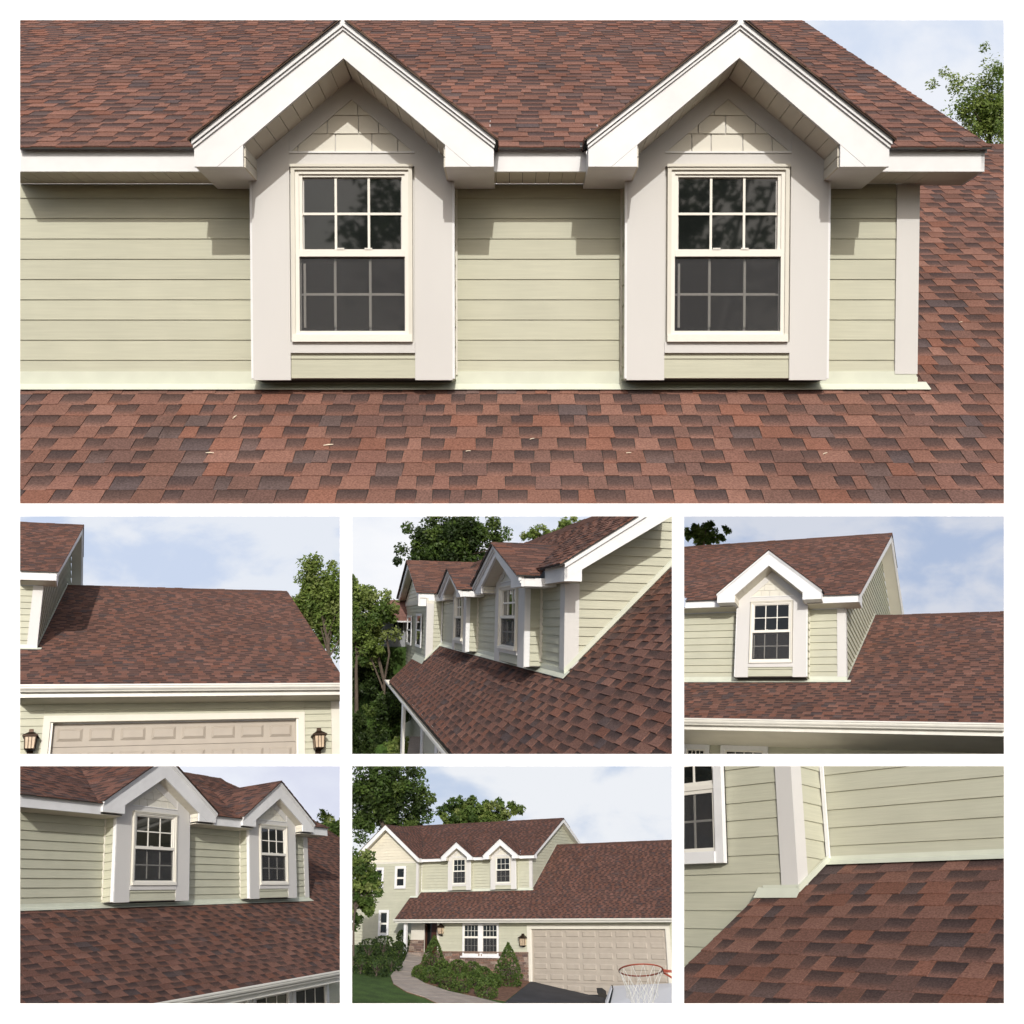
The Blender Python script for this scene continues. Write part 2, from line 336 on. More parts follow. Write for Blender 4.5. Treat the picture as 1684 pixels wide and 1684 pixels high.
# ------------------------------------------------------------------ the house
GREEN = np.array([.445, .445, .345]); CREAM = np.array([.64, .60, .48])
def half2(poly, a, b, c):                                        # keep a*x+b*z<=c of a flat polygon
    out = []
    for i in range(len(poly)):
        p, q = poly[i], poly[(i + 1) % len(poly)]; dp, dq = c - a * p[0] - b * p[1], c - a * q[0] - b * q[1]
        if dp >= 0: out.append(p)
        if (dp >= 0) != (dq >= 0):
            f = dp / (dp - dq); out.append((p[0] + (q[0] - p[0]) * f, p[1] + (q[1] - p[1]) * f))
    return out
def siding(P, parent, face, off, z0, z1, span, e, first=None, seed=1, col=GREEN, maxlen=70.0, name='siding_board'):
    rg = random.Random(seed)
    def pt(u, o, z): return {'-Y': (u, off - o, z), '+X': (off + o, u, z), '-X': (off - o, u, z)}[face]
    z = z0; zb = z0 + (first or e); pj = {1: .017, 7: .02, 6: .045, 3: .022}.get(P.k, .03)
    while z < z1 - .012:
        zb = min(zb, z1)
        a0, b0 = span(z + .001); a1, b1 = span(zb - .001)
        if b0 - a0 > .01 or b1 - a1 > .01:
            cuts = [0.0]; ln = max(b0 - a0, b1 - a1); c = rg.uniform(.35, 1) * maxlen
            while c < ln - .3: cuts.append(c / ln); c += maxlen
            cuts.append(1.0)
            for f0, f1 in zip(cuts, cuts[1:]):
                g = .0015 / max(ln, .1)
                l0, r0, l1, r1 = a0 + (b0 - a0) * (f0 + g), a0 + (b0 - a0) * (f1 - g), a1 + (b1 - a1) * (f0 + g), a1 + (b1 - a1) * (f1 - g)
                V = [pt(l0, pj, z), pt(r0, pj, z), pt(r0, -.004, z), pt(l0, -.004, z), pt(l1, .009, zb + .006), pt(r1, .009, zb + .006), pt(r1, -.004, zb + .006), pt(l1, -.004, zb + .006)]
                MB(P).solid(V, QF, col * rg.uniform(.965, 1.03)).build(name, 'siding', parent)
        z = zb; zb = z + e
def window_flat(P, parent, cx, w, z0, z1, y):
    xl, xr = cx - w / 2, cx + w / 2; c = w * .13; zm = (z0 + z1) / 2; d = (z1 - z0) * .07
    part('window_frame', P, 'trim', parent, lambda m: (m.box(xl, xl + c, y - .016, y, z0, z1), m.box(xr - c, xr, y - .016, y, z0, z1), m.box(xl + c, xr - c, y - .017, y, z1 - d, z1), m.box(xl + c, xr - c, y - .017, y, z0, z0 + d), m.box(xl + c, xr - c, y - .014, y, zm - d * .3, zm + d * .3)))
    for a, b in ((z0 + d, zm - d * .3), (zm + d * .3, z1 - d)): part('pane', P, 'glass', parent, lambda m: m.box(xl + c, xr - c, y - .006, y, a, b))
def window(P, parent, cx, w, z0, z1, y, cols=3, casing=.09, screen=True, rail=.47, case_mat='trim', rows=2, plain=False):
    if P.k == 3: return window_flat(P, parent, cx, w, z0, z1, y)
    """double-hung window on a wall that faces -Y: frame, rails, bars and panes"""
    xl, xr = cx - w / 2, cx + w / 2; c = casing; zm = z0 + (z1 - z0) * rail
    def fr(m):
        m.box(xl, xl + c, y - .045, y, z0, z1); m.box(xr - c, xr, y - .045, y, z0, z1); m.box(xl + c, xr - c, y - .047, y, z1 - c, z1); m.box(xl + c, xr - c, y - .06, y, z0, z0 + c * 1.1)
    part('window_frame', P, case_mat, parent, fr)
    gl, gr, gt, gb = xl + c, xr - c, z1 - c, z0 + c * 1.1; sw = .032
    def sash(m):
        for zz0, zz1, dy in ((zm + .02, gt, .020), (gb, zm - .02, .028)):
            m.box(gl, gl + sw, y - dy, y, zz0, zz1); m.box(gr - sw, gr, y - dy, y, zz0, zz1)
            m.box(gl + sw, gr - sw, y - dy, y, zz1 - sw, zz1); m.box(gl + sw, gr - sw, y - dy, y, zz0, zz0 + sw)
        m.box(gl, gr, y - .036, y, zm - .02, zm + .02)
    part('sash', P, 'vinyl', parent, sash)
    for zz0, zz1, low in ((zm + .02 + sw, gt - sw, 0), (gb + sw, zm - .02 - sw, 1)):
        a, b = gl + sw, gr - sw
        if plain:
            part('pane', P, 'glass', parent, lambda m: m.box(a, b, y - .006, y, zz0, zz1)); continue
        bw = .018
        for i in range(1, cols):
            x = a + (b - a) * i / cols; part('glazing_bar', P, 'vinyl', parent, lambda m: m.box(x - bw / 2, x + bw / 2, y - .014, y, zz0, zz1))
        for i in range(1, rows):
            z = zz0 + (zz1 - zz0) * i / rows; part('glazing_bar', P, 'vinyl', parent, lambda m: m.box(a, b, y - .0135, y, z - bw / 2, z + bw / 2))
        for i in range(cols):
            for j in range(rows):
                xa, xb = a + (b - a) * i / cols + bw / 2, a + (b - a) * (i + 1) / cols - bw / 2
                za, zb = zz0 + (zz1 - zz0) * j / rows + bw / 2, zz0 + (zz1 - zz0) * (j + 1) / rows - bw / 2
                part('pane', P, 'glass', parent, lambda m: m.box(xa, xb, y - .006, y, za, zb))
        if low and screen: part('insect_screen', P, 'insect_screen', parent, lambda m: m.box(a, b, y - .021, y - .019, zz0, zz1))
def dormer(P, root, xd, kk, roofs, seed):
    h = P.h; wd = h['wd'] * kk; ow = h['ow'] * kk; iw = h['iw'] * kk; zf = h['zfo']; zai = zf + (h['zai'] - zf) * kk; zao = zf + (h['zao'] - zf) * kk
    p, q, zdb = h['p'], h['q'], h['zdb']; sv = (zf - zdb) / 1.61; kw = wd / .787; fy = -(p + q)
    zz = lambda z: zdb + (z - .035) * sv
    zoo = zf + .21 * sv; zii = zf + .17 * sv; si = (zai - zii) / iw; so = (zao - zoo) / ow
    inn = lambda x: zai - si * abs(x)
    d = part('dormer', P, 'pilaster', root, lambda m: m.prism([(xd - wd, -p, zdb), (xd + wd, -p, zdb), (xd + wd, -p, inn(wd)), (xd, -p, zai), (xd - wd, -p, inn(wd))], (0, .55 + p, 0)))
    if d is None: return
    pw = .295 * kw; xi = wd - pw
    for sg in (-1, 1):
        part('pilaster', P, 'pilaster', d, lambda m: m.prism([(xd + sg * xi, -p - .028, zdb - .012), (xd + sg * wd, -p - .028, zdb - .012), (xd + sg * wd, -p - .028, inn(wd) - .002), (xd + sg * xi, -p - .028, inn(xi) - .002)], (0, .026, 0)))
        part('frieze_board', P, 'pilaster', d, lambda m: m.prism([(xd + sg * xi, -p - .022, inn(xi)), (xd, -p - .022, zai), (xd, -p - .022, zai - .17 * sv), (xd + sg * xi, -p - .022, inn(xi) - .17 * sv)], (0, .02, 0)))
        # soffit boards of the overhang
        x = .0; i = 0
        while x < iw - .02:
            xb = min(x + .098, iw)
            part('soffit_board', P, 'soffit', d, lambda m: m.prism([(xd + sg * (x + .005), fy + .03, inn(x + .005)), (xd + sg * xb, fy + .03, inn(xb)), (xd + sg * xb, fy + .03, inn(xb) + .02), (xd + sg * (x + .005), fy + .03, inn(x + .005) + .02)], (0, q - .031, 0)))
            x += .098
        # cornice return
        part('cornice_return', P, 'trim', d, lambda m: m.box(*sorted((xd + sg * (iw + .002), xd + sg * (ow - .002))), fy + .028, -.02, zf + .004, zii))
        for j in range(2):
            za, zb = zf + .004 + (zii - zf) * j / 2, zf + (zii - zf) * (j + 1) / 2 - .006
            part('return_board', P, 'soffit', d, lambda m: m.box(*sorted((xd + sg * (iw - .012), xd + sg * (iw + .002))), fy + .03, -p - .03, za, zb))
        xk = (zai - zf) / si
        part('fascia_board', P, 'trim', d, lambda m: m.prism([(xd, fy, zao), (xd + sg * ow, fy, zoo), (xd + sg * ow, fy, zf), (xd + sg * xk, fy, zf), (xd, fy, zai)], (0, .026, 0)))
        part('fascia_return', P, 'trim', d, lambda m: m.prism([(xd + sg * (xk - .003), fy + .002, zf), (xd + sg * iw, fy + .002, zf), (xd + sg * iw, fy + .002, zii)], (0, .024, 0)))
        part('crown_strip', P, 'trim', d, lambda m: m.prism([(xd, fy - .028, zao + .012), (xd + sg * (ow + .012), fy - .028, zoo + .012), (xd + sg * (ow + .012), fy - .028, zoo - .045), (xd, fy - .028, zao - .045)], (0, .027, 0)))
        part('crown_strip', P, 'trim', d, lambda m: m.prism([(xd, fy - .014, zao - .047), (xd + sg * (ow + .004), fy - .014, zoo - .047), (xd + sg * (ow + .004), fy - .014, zoo - .068), (xd, fy - .014, zao - .068)], (0, .013, 0)))
        # side wall of the box
        siding(P, d, '+X' if sg > 0 else '-X', xd + sg * wd, zdb + .01, zf, lambda z: (-p + .03, -.005), .165 * P.sH, .1 * P.sH, seed + 7 * sg)
        part('corner_trim', P, 'trim', d, lambda m: m.box(*sorted((xd + sg * wd, xd + sg * (wd + .018))), -p - .026, -p + .03, zdb, zf))
        part('corner_trim', P, 'cream', d, lambda m: m.box(*sorted((xd + sg * (wd + .002), xd + sg * (wd + .03))), -.04, -.012, zdb + .05, zf))
        # roof of the dormer
        Yv = lambda z: (z - h['H'] - h['fh']) / h['m1'] - h['o']
        yf = fy - .045; zr = zao + .016; zo = zr - so * (ow + .03)
        rf = part('dormer_roof', P, 'dark', d, lambda m: m.prism([(xd, yf, zr), (xd + sg * (ow + .03), yf, zo), (xd + sg * (ow + .03), Yv(zo) + .05, zo), (xd, Yv(zr) + .05, zr)], (0, 0, -.014)))
        part('drip_edge', P, 'bronze', d, lambda m: m.prism([(xd, yf - .004, zr + .002), (xd + sg * (ow + .035), yf - .004, zo - .001), (xd + sg * (ow + .035), yf - .004, zo - .02), (xd, yf - .004, zr - .018)], (0, .004, 0)))
        if rf is None: rf = d
        L = math.hypot(ow + .03, zr - zo); us = np.array([-sg * (ow + .03), 0, zr - zo]) / L; n = np.array([sg * (zr - zo), 0, ow + .03]) / L
        V, C = tabs(P, (xd + sg * (ow + .03), yf - .01, zo), (0, 1, 0), us, n, 0, L, lambda s: [(0, Yv(zo + us[2] * s) - yf + .09)], seed * 11 + sg)
        roofs.append((d, V, C))
    part('head_board', P, 'pilaster', d, lambda m: m.box(xd - xi, xd + xi, -p - .026, -p - .001, zz(1.766), zz(1.872)))
    part('head_cap', P, 'trim', d, lambda m: m.box(xd - xi, xd + xi, -p - .036, -p - .001, zz(1.872), zz(1.886)))
    # shakes in the gable
    rg = random.Random(seed); z = zz(1.888); r = 0
    while z < zai - .1:
        z2 = z + .148 * sv; x = -xi - rg.random() * .15
        while x < xi:
            w = rg.uniform(.12, .30) * kw
            poly = [(x + .004, z), (x + w - .004, z), (x + w - .004, z2 + .004), (x + .004, z2 + .004)]
            for sg in (-1, 1): poly = half2(poly, si * sg, 1, zai - .10 * sv)
            poly = half2(half2(poly, 1, 0, xi), -1, 0, xi)
            if len(poly) >= 3: part('shake', P, 'cream', d, lambda m: m.prism([(xd + a, -p - .018 + .010 * (b - z) / (z2 - z), b) for a, b in poly], (0, .008, 0)))
            x += w
        z = z2; r += 1
    # window
    k = kw
    part('window_casing', P, 'cream', d, lambda m: (m.box(xd - .475 * k, xd - .445 * k, -p - .055, -p, zz(.333), zz(1.766)), m.box(xd + .445 * k, xd + .475 * k, -p - .055, -p, zz(.333), zz(1.766)), m.box(xd - .445 * k, xd + .445 * k, -p - .056, -p, zz(1.73), zz(1.768)), m.box(xd - .48 * k, xd + .48 * k, -p - .066, -p - .0565, zz(1.752), zz(1.774))))
    part('window_frame', P, 'vinyl', d, lambda m: (m.box(xd - .445 * k, xd - .415 * k, -p - .04, -p, zz(.36), zz(1.73)), m.box(xd + .415 * k, xd + .445 * k, -p - .04, -p, zz(.36), zz(1.73)), m.box(xd - .415 * k, xd + .415 * k, -p - .041, -p, zz(1.70), zz(1.73)), m.box(xd - .47 * k, xd + .47 * k, -p - .062, -p, zz(.333), zz(.392))))
    part('sash', P, 'vinyl', d, lambda m: (m.box(xd - .415 * k, xd - .39 * k, -p - .028, -p, zz(1.088), zz(1.70)), m.box(xd + .39 * k, xd + .415 * k, -p - .028, -p, zz(1.088), zz(1.70)), m.box(xd - .39 * k, xd + .39 * k, -p - .027, -p, zz(1.679), zz(1.70)), m.box(xd - .415 * k, xd + .415 * k, -p - .045, -p, zz(1.03), zz(1.088)), m.box(xd - .415 * k, xd + .415 * k, -p - .036, -p, zz(.392), zz(.424))))
    part('window_lock', P, 'vinyl', d, lambda m: (m.box(xd - .12 * k, xd - .06 * k, -p - .05, -p - .0455, zz(1.085), zz(1.098)), m.box(xd + .10 * k, xd + .16 * k, -p - .05, -p - .0455, zz(1.085), zz(1.098))))
    bw = .019
    for za, zb, hw, low in ((1.088, 1.679, .39, 0), (.424, 1.03, .415, 1)):
        za, zb = zz(za), zz(zb); a, b = xd - hw * k, xd + hw * k
        ins = .035 if low else 0
        for i in (1, 2):
            x = a + (b - a) * i / 3; part('glazing_bar', P, 'vinyl', d, lambda m: m.box(x - bw / 2, x + bw / 2, -p - .016, -p, za + ins, zb - ins))
        z = (za + zb) / 2; part('glazing_bar', P, 'vinyl', d, lambda m: m.box(a + ins, b - ins, -p - .0155, -p, z - bw / 2, z + bw / 2))
        for i in range(3):
            for j in range(2):
                xa, xb = a + (b - a) * i / 3 + bw / 2, a + (b - a) * (i + 1) / 3 - bw / 2
                zc, zd = za + (zb - za) * j / 2 + bw / 2, za + (zb - za) * (j + 1) / 2 - bw / 2
                part('pane', P, 'glass', d, lambda m: m.box(xa, xb, -p - .006, -p, zc, zd))
        if low:
            part('sash_stile', P, 'vinyl', d, lambda m: m.box(a + .028, a + .046, -p - .018, -p - .007, za + .03, zb - .05))
            part('insect_screen', P, 'insect_screen', d, lambda m: m.box(a, b, -p - .026, -p - .024, za, zb))
    part('window_apron', P, 'pilaster', d, lambda m: m.box(xd - xi + .001, xd + xi - .001, -p - .036, -p, zz(.245), zz(.332)))
    siding(P, d, '-Y', -p, zz(.04), zz(.245), lambda z: (xd - xi, xd + xi), zz(.3) - zz(.252), zz(.2) - zz(.04), seed, name='panel_board')
    part('dormer_floor', P, 'dark', d, lambda m: m.box(xd - wd + .02, xd + wd - .02, -p + .01, 0, zdb - .01, zdb - .001))

def house(P, label, wing=False, gutter=True, ground=None, dormers=(1, 2), ext_left=None):
    h = P.h; H, fh, o, rx, m1, yr, m2, yl, xl, Lr = [h[q] for q in ('H', 'fh', 'o', 'rx', 'm1', 'yr', 'm2', 'yl', 'xl', 'L')]
    P.sH = sH = H / 1.64; k = P.k
    xg1, xll, g = h['xg1'], h['xll'], h['g']
    if not wing: xg1 = xll = -16.0
    root = thing(P, 'house', label, 'house')
    roofs = []
    e = .165 * sH; zs = {7: .045, 5: .075, 3: .09}.get(k, .105) * sH; first = .105 * sH
    D = [(h['xd%d' % i], h['k%d' % i]) for i in dormers]
    # --- front wall
    fw = part('front_wall', P, 'cream', root, lambda m: m.box(xg1, 0, .002, .1, -.05, H)) or root
    edges = [xg1 + .03] + [v for x, kk in D for v in (x - h['wd'] * kk, x + h['wd'] * kk)] + [-.158]
    for i in range(0, len(edges), 2):
        siding(P, fw, '-Y', 0, zs, H, lambda z: (edges[i], edges[i + 1]), e, first, 31 * k + i)
    part('corner_board', P, 'pilaster', root, lambda m: m.box(-.158, .026, -.032, -.0005, zs - .012, H - .002))
    part('corner_board', P, 'pilaster', root, lambda m: m.box(.0005, .026, 0, .1, zs - .012 + .02, H - .002))
    # --- apron flashing
    ap = {3: .06, 7: .075, 5: .09}.get(k, .10)
    part('flashing', P, 'flashing', root, lambda m: (m.box(xg1, .02, -.0275, -.001, .004, zs + .01), m.prism([(xg1, -ap, -m2 * ap + .032), (xg1, 0, .032), (xg1, 0, .026), (xg1, -ap, -m2 * ap + .026)], (.11 - xg1, 0, 0))))
    # --- gable wall
    rr_ = min(yr, h.get('rear', 3.5))
    gw = part('gable_wall', P, 'cream', root, lambda m: m.prism([(-.002, 0.002, 0), (-.002, .002, H + m1 * o), (-.002, yr, H + m1 * (yr + o)), (-.002, yr + rr_, H + m1 * (yr + o - rr_)), (-.002, yr + rr_, 0)], (-.1, 0, 0))) or root
    siding(P, gw, '+X', 0, zs + .0, H + m1 * (yr + o) - .02, lambda z: (max(.1, (z - H) / m1 - o), min((z - .06) / m2 if z < m2 * yl else 99, 2 * yr - (z - H) / m1 + o, yr + rr_)), e, first, 77 * k)
    part('step_flashing', P, 'flashing', root, lambda m: m.prism([(.001, -.03, -m2 * .03 + .025), (.001, yl, m2 * yl + .025), (.001, yl, m2 * yl + .085), (.001, -.03, -m2 * .03 + .085)], (.028, 0, 0)))
    # --- main eave
    cuts = [(h['xga'] + h['gow'] if wing else -16)] + [v for x, kk in D for v in (x - h['ow'] * kk + .003, x + h['ow'] * kk - .003)] + [rx]
    for i in range(0, len(cuts), 2):
        a, b = cuts[i], cuts[i + 1]
        if b < a: continue
        part('eave_fascia', P, 'trim', root, lambda m: m.box(a, b, -o, -o + .025, H, H + fh))
        part('drip_edge', P, 'trim', root, lambda m: m.box(a, b + (.02 if b == rx else 0), -o - .022, -o - .0005, H + fh - .03, H + fh - .012))
    sc_ = [cuts[0]] + [v for x, kk in D for v in (x - h['wd'] * kk - .03, x + h['wd'] * kk + .03)] + [.026]; wdt = .105
    for i in range(0, len(sc_), 2):
        a, b = sc_[i], sc_[i + 1]
        if b < a: continue
        so = part('soffit', P, 'dark', root, lambda m: m.box(a, b, -o + .026, 0, H + .016, H + .03))
        if so is None: continue
        x = max(a, -10)
        if k in (1, 3, 5):
            while x < b:
                x1 = min(x + wdt, b)
                part('soffit_board', P, 'soffit', so, lambda m: m.box(x + .004, x1, -o + .026, -.026, H + .002, H + .016)); x += wdt
        else: part('soffit_board', P, 'soffit', so, lambda m: m.box(a, b, -o + .026, -.026, H + .002, H + .016))
    # --- rake
    zt = lambda y: H + fh + m1 * (y + o)
    fhr = fh * .95; rl = yr - min(yr + o, h.get('rear', 3.5)) 
    for rear in (0, 1):
        fy_ = (lambda y: y) if not rear else (lambda y: 2 * yr - y)
        o_ = o; yb = -o if not rear else rl
        part('rake_board', P, 'trim', root, lambda m: m.prism([(rx, fy_(yb), zt(yb)), (rx, fy_(yr), zt(yr)), (rx, fy_(yr), zt(yr) - fhr * 1.25), (rx, fy_(yb), zt(yb) - fhr)], (-.026, 0, 0)))
        part('rake_strip', P, 'trim', root, lambda m: m.prism([(rx + .018, fy_(yb), zt(yb) - .012), (rx + .018, fy_(yr), zt(yr) - .012), (rx + .018, fy_(yr), zt(yr) - .06), (rx + .018, fy_(yb), zt(yb) - .06)], (-.0175, 0, 0)))
        yc = yb + .03
        part('rake_soffit', P, 'cream', root, lambda m: m.prism([(.026, fy_(yc), zt(yc) - fhr + .012), (rx - .027, fy_(yc), zt(yc) - fhr + .012), (rx - .027, fy_(yr), zt(yr) - fhr * 1.2), (.026, fy_(yr), zt(yr) - fhr * 1.2)], (0, 0, .02)))
    part('rake_return', P, 'trim', root, lambda m: m.prism([(rx - .001, -o + .001, H + .001), (rx - .001, .02, H + .001), (rx - .001, .02, H + m1 * o + .05), (rx - .001, -o + .001, H + .04)], (-.02, 0, 0)))
    part('return_soffit', P, 'soffit', root, lambda m: m.box(.027, rx - .022, -o + .027, .02, H + .002, H + .012))
    # --- main roof
    c1 = 1 / math.hypot(1, m1); us = np.array([0, c1, m1 * c1]); n1 = np.array([0, -m1 * c1, c1])
    xml = -16 if not wing else h['xga'] - h['gow']
    y0 = -o - .045
    rf = MB(P)
    segs = [xml] + [v for x, kk in D for v in (x - h['ow'] * kk, x + h['ow'] * kk)] + [rx + .03]
    def slab(a, b, ya, yb): rf.prism([(a, ya, zt(ya)), (b, ya, zt(ya)), (b, yb, zt(yb)), (a, yb, zt(yb))], (0, 0, -.016))
    for i in range(0, len(segs), 2): slab(segs[i], segs[i + 1], y0, yr)
    for x, kk in D: slab(x - h['ow'] * kk, x + h['ow'] * kk, .42, yr)
    rf.prism([(xml, yr, zt(yr)), (rx + .03, yr, zt(yr)), (rx + .03, yr + .9, zt(yr - .9)), (xml, yr + .9, zt(yr - .9))], (0, 0, -.016))
    rfo = rf.build('main_roof', 'dark', root) or root
    def keep(c):
        ok = np.ones(len(c), bool)
        for x, kk in D:
            zf = h['zfo']; zao = zf + (h['zao'] - zf) * kk; sv = (zf - h['zdb']) / 1.61; ow = h['ow'] * kk; slo = (zao - zf - .21 * sv) / ow
            dx = abs(c[:, 0] - x); ok &= ~((dx < ow + .02) & (zao + .02 - slo * dx > c[:, 2] - .005))
        if wing:
            slo = (h['gah'] - h['gzf'] - .25) / h['gow']; dx = abs(c[:, 0] - h['xga']); ok &= ~((dx < h['gow']) & (h['gah'] - slo * dx > c[:, 2] - .01))
        return ok
    Ls = (yr - y0) / c1
    V, C = tabs(P, (0, y0, zt(y0)), (1, 0, 0), us, n1, 0, Ls, lambda s: [(max(xml, -11.5), rx + .035)], 5 + k, keep=keep)
    roofs.append((rfo, V, C))
    x = xml; rg = random.Random(k)
    while x < rx + .03:
        x1 = min(x + .22, rx + .03); t_ = .012 + .01 * rg.random()
        MB(P).prism([(x, yr - .14, zt(yr) - .14 * m1 + .008), (x, yr, zt(yr) + .02 + t_), (x, yr + .14, zt(yr) - .14 * m1 + .008)], (x1 - x - .004, 0, 0), np.array(rg.choice(SH_MID)) * .8).build('ridge_cap', 'shingle', rfo); x = x1
    # --- lower roof
    zl = lambda y: m2 * y
    lf = MB(P)
    def lslab(a, b, ya, yb): lf.prism([(a, ya, zl(ya)), (b, ya, zl(ya)), (b, yb, zl(yb)), (a, yb, zl(yb))], (0, 0, -.05))
    ye = -Lr - .03
    if wing: lslab(xll, xg1, ye, -g)
    lslab(xg1, 0, ye, .0); lslab(0, xl, ye, yl)
    lf.prism([(0, yl, zl(yl)), (xl, yl, zl(yl)), (xl, yl + .9, zl(yl - .9)), (0, yl + .9, zl(yl - .9))], (0, 0, -.05))
    lfo = lf.build('lower_roof', 'dark', root) or root
    c2 = 1 / math.hypot(1, m2); us2 = np.array([0, c2, m2 * c2]); n2 = np.array([0, -m2 * c2, c2])
    def span(s):
        y = ye + s * c2
        return [((xll if wing else -11.) if y < -g - .05 else (xg1 + .01 if y < -.02 else .02), xl + .02)]
    V, C = tabs(P, (0, ye, zl(ye)), (1, 0, 0), us2, n2, 0, (yl - ye) / c2, span, 50 + k, TAB_LOW.get(k))
    roofs.append((lfo, V, C))
    x = .02
    while x < xl:
        x1 = min(x + .22, xl); t_ = .012 + .01 * rg.random()
        MB(P).prism([(x, yl - .14, zl(yl - .14) + .008), (x, yl, zl(yl) + .02 + t_), (x, yl + .14, zl(yl - .14) + .008)], (x1 - x - .004, 0, 0), np.array(rg.choice(SH_MID)) * .8).build('ridge_cap', 'shingle', lfo); x = x1
    part('rake_board', P, 'trim', root, lambda m: m.prism([(xl, ye, zl(ye) - .012), (xl, yl, zl(yl) - .012), (xl, yl, zl(yl) - .2), (xl, ye, zl(ye) - .2)], (-.025, 0, 0)))
    if wing: part('rake_board', P, 'bronze', root, lambda m: m.prism([(xll - .004, ye, zl(ye) + .004), (xll - .004, -g, zl(-g) + .004), (xll - .004, -g, zl(-g) - .12), (xll - .004, ye, zl(ye) - .12)], (.02, 0, 0)))
    # --- gutter
    zL = zl(-Lr)
    if gutter:
        gy0 = -Lr - .012; xa = xll if wing else -11.
        prof = [(-.118, .006), (-.124, -.004), (-.124, -.024), (-.110, -.032), (-.110, -.05), (-.098, -.072), (-.072, -.092), (-.062, -.112), (0, -.112)]
        def gut(m):
            for (ya, za), (yb, zb) in zip(prof, prof[1:]):
                m.prism([(xa, gy0 + ya, zL + za), (xa, gy0 + yb, zL + zb), (xa, gy0 + yb + .004, zL + zb + .003), (xa, gy0 + ya + .004, zL + za - .001)], (xl + .02 - xa, 0, 0))
            m.box(xa, xl + .02, gy0 - .002, gy0 + .001, zL - .112, zL - .005)
            m.prism([(xa, gy0 + y, zL + z) for y, z in ((-.124, -.003), (-.110, -.05), (-.062, -.112), (0, -.112), (0, -.003))], (.003, 0, 0))
        part('gutter', P, 'gutter', root, gut)
        part('eave_fascia', P, 'gutter', root, lambda m: m.box(xa + .05, xl - .01, -Lr + .002, -Lr + .027, zL - .19, zL - .02))
        part('eave_soffit', P, 'soffit', root, lambda m: m.box(xa + .05, xl - .03, -Lr + .028, -Lr + h['og'], zL - .188, zL - .17))
    for i, kk in zip(dormers, [h['k%d' % q] for q in dormers]):
        dormer(P, root, h['xd%d' % i], kk, roofs, 100 * k + i)
    # --- wing
    if wing:
        xga, gow, gah, gzf = h['xga'], h['gow'], h['gah'], h['gzf']; xw0 = xga - (xg1 - xga); q = h['q']; fy = -g - q; zb = -4.5
        sl = (gah - gzf - .25) / gow; th = .30 * (H / 1.7)
        ww = part('wing_wall', P, 'cream', root, lambda m: m.prism([(xw0, -g, zb), (xg1 - .002, -g, zb), (xg1 - .002, -g, gah - th - sl * (xg1 - xga)), (xga, -g, gah - th), (xw0, -g, gah - th - sl * (xg1 - xga))], (0, .6 + g, 0))) or root
        zg = -m2 * g
        z0 = zb; nrow = int((H - zb) / e)
        siding(P, ww, '-Y', -g - .002, zs + zg - .03 - e * int((zs + zg - zb) / e), H - .04, lambda z: (xw0, xg1 - .12), e, e, 910 + k)
        siding(P, ww, '-Y', -g - .002, H + .06, gah - th, lambda z: (xga - max(0, (gah - th - z) / sl - .05), xga + max(0, (gah - th - z) / sl - .05)), e, e, 920 + k, CREAM)
        part('belt_board', P, 'cream', root, lambda m: m.box(xw0, xg1, -g - .036, -g - .0025, H - .04, H + .06))
        siding(P, ww, '+X', xg1, zg + .05, H, lambda z: (max(-g + .1, -9), -.04), e, e * .6, 930 + k)
        part('corner_board', P, 'pilaster', root, lambda m: m.box(xg1 - .13, xg1 + .026, -g - .034, -g - .0025, zg + .03, H - .042))
        part('corner_board', P, 'pilaster', root, lambda m: m.box(xg1 + .001, xg1 + .026, -g - .0025, -g + .1, zg + .06, H - .042))
        part('corner_trim', P, 'trim', root, lambda m: m.box(xg1 + .026, xg1 + .055, -.045, -.026, .03, H))
        part('flashing', P, 'flashing', root, lambda m: (m.prism([(xll + .0, -g - .1, zl(-g - .1) + .024), (xll + .0, -g - .034, zl(-g) + .04), (xll + .0, -g - .034, zl(-g) + .032), (xll + .0, -g - .1, zl(-g - .1) + .018)], (xg1 + .05 - xll, 0, 0)), m.box(xll + .05, xg1 + .05, -g - .04, -g - .0345, zl(-g) + .03, zl(-g) + .055)))
        part('step_flashing', P, 'flashing', root, lambda m: m.prism([(xg1 + .027, -g - .05, zl(-g - .05) + .03), (xg1 + .027, 0, .03), (xg1 + .027, 0, .075), (xg1 + .027, -g - .05, zl(-g - .05) + .075)], (.02, 0, 0)))
        for sg in (-1, 1):
            part('gable_fascia', P, 'trim', root, lambda m: m.prism([(xga, fy, gah), (xga + sg * gow, fy, gzf + .25), (xga + sg * gow, fy, gzf), (xga + sg * (gow - .1), fy, gah - sl * (gow - .1) - th), (xga, fy, gah - th)], (0, .028, 0)))
            part('gable_soffit', P, 'soffit', root, lambda m: m.prism([(xga, fy + .03, gah - th + .03), (xga + sg * gow, fy + .03, gah - th + .03 - sl * gow), (xga + sg * gow, -g - .03, gah - th + .03 - sl * gow), (xga, -g - .03, gah - th + .03)], (0, 0, .02)))
            Yv = lambda z: (z - H - fh) / m1 - o
            yf = fy - .04; zr = gah + .016; zo = zr - sl * (gow + .03)
            wr = part('wing_roof', P, 'dark', root, lambda m: m.prism([(xga, yf, zr), (xga + sg * (gow + .03), yf, zo), (xga + sg * (gow + .03), Yv(zo) + .1, zo), (xga, Yv(zr) + .1, zr)], (0, 0, -.016)))
            Lw = math.hypot(gow + .03, zr - zo); uw = np.array([-sg * (gow + .03), 0, zr - zo]) / Lw; nw = np.array([sg * (zr - zo), 0, gow + .03]) / Lw
            V, C = tabs(P, (xga + sg * (gow + .03), yf - .01, zo), (0, 1, 0), uw, nw, 0, Lw, lambda s: [(0, Yv(zo + uw[2] * s) - yf + .12)], 700 + k + sg)
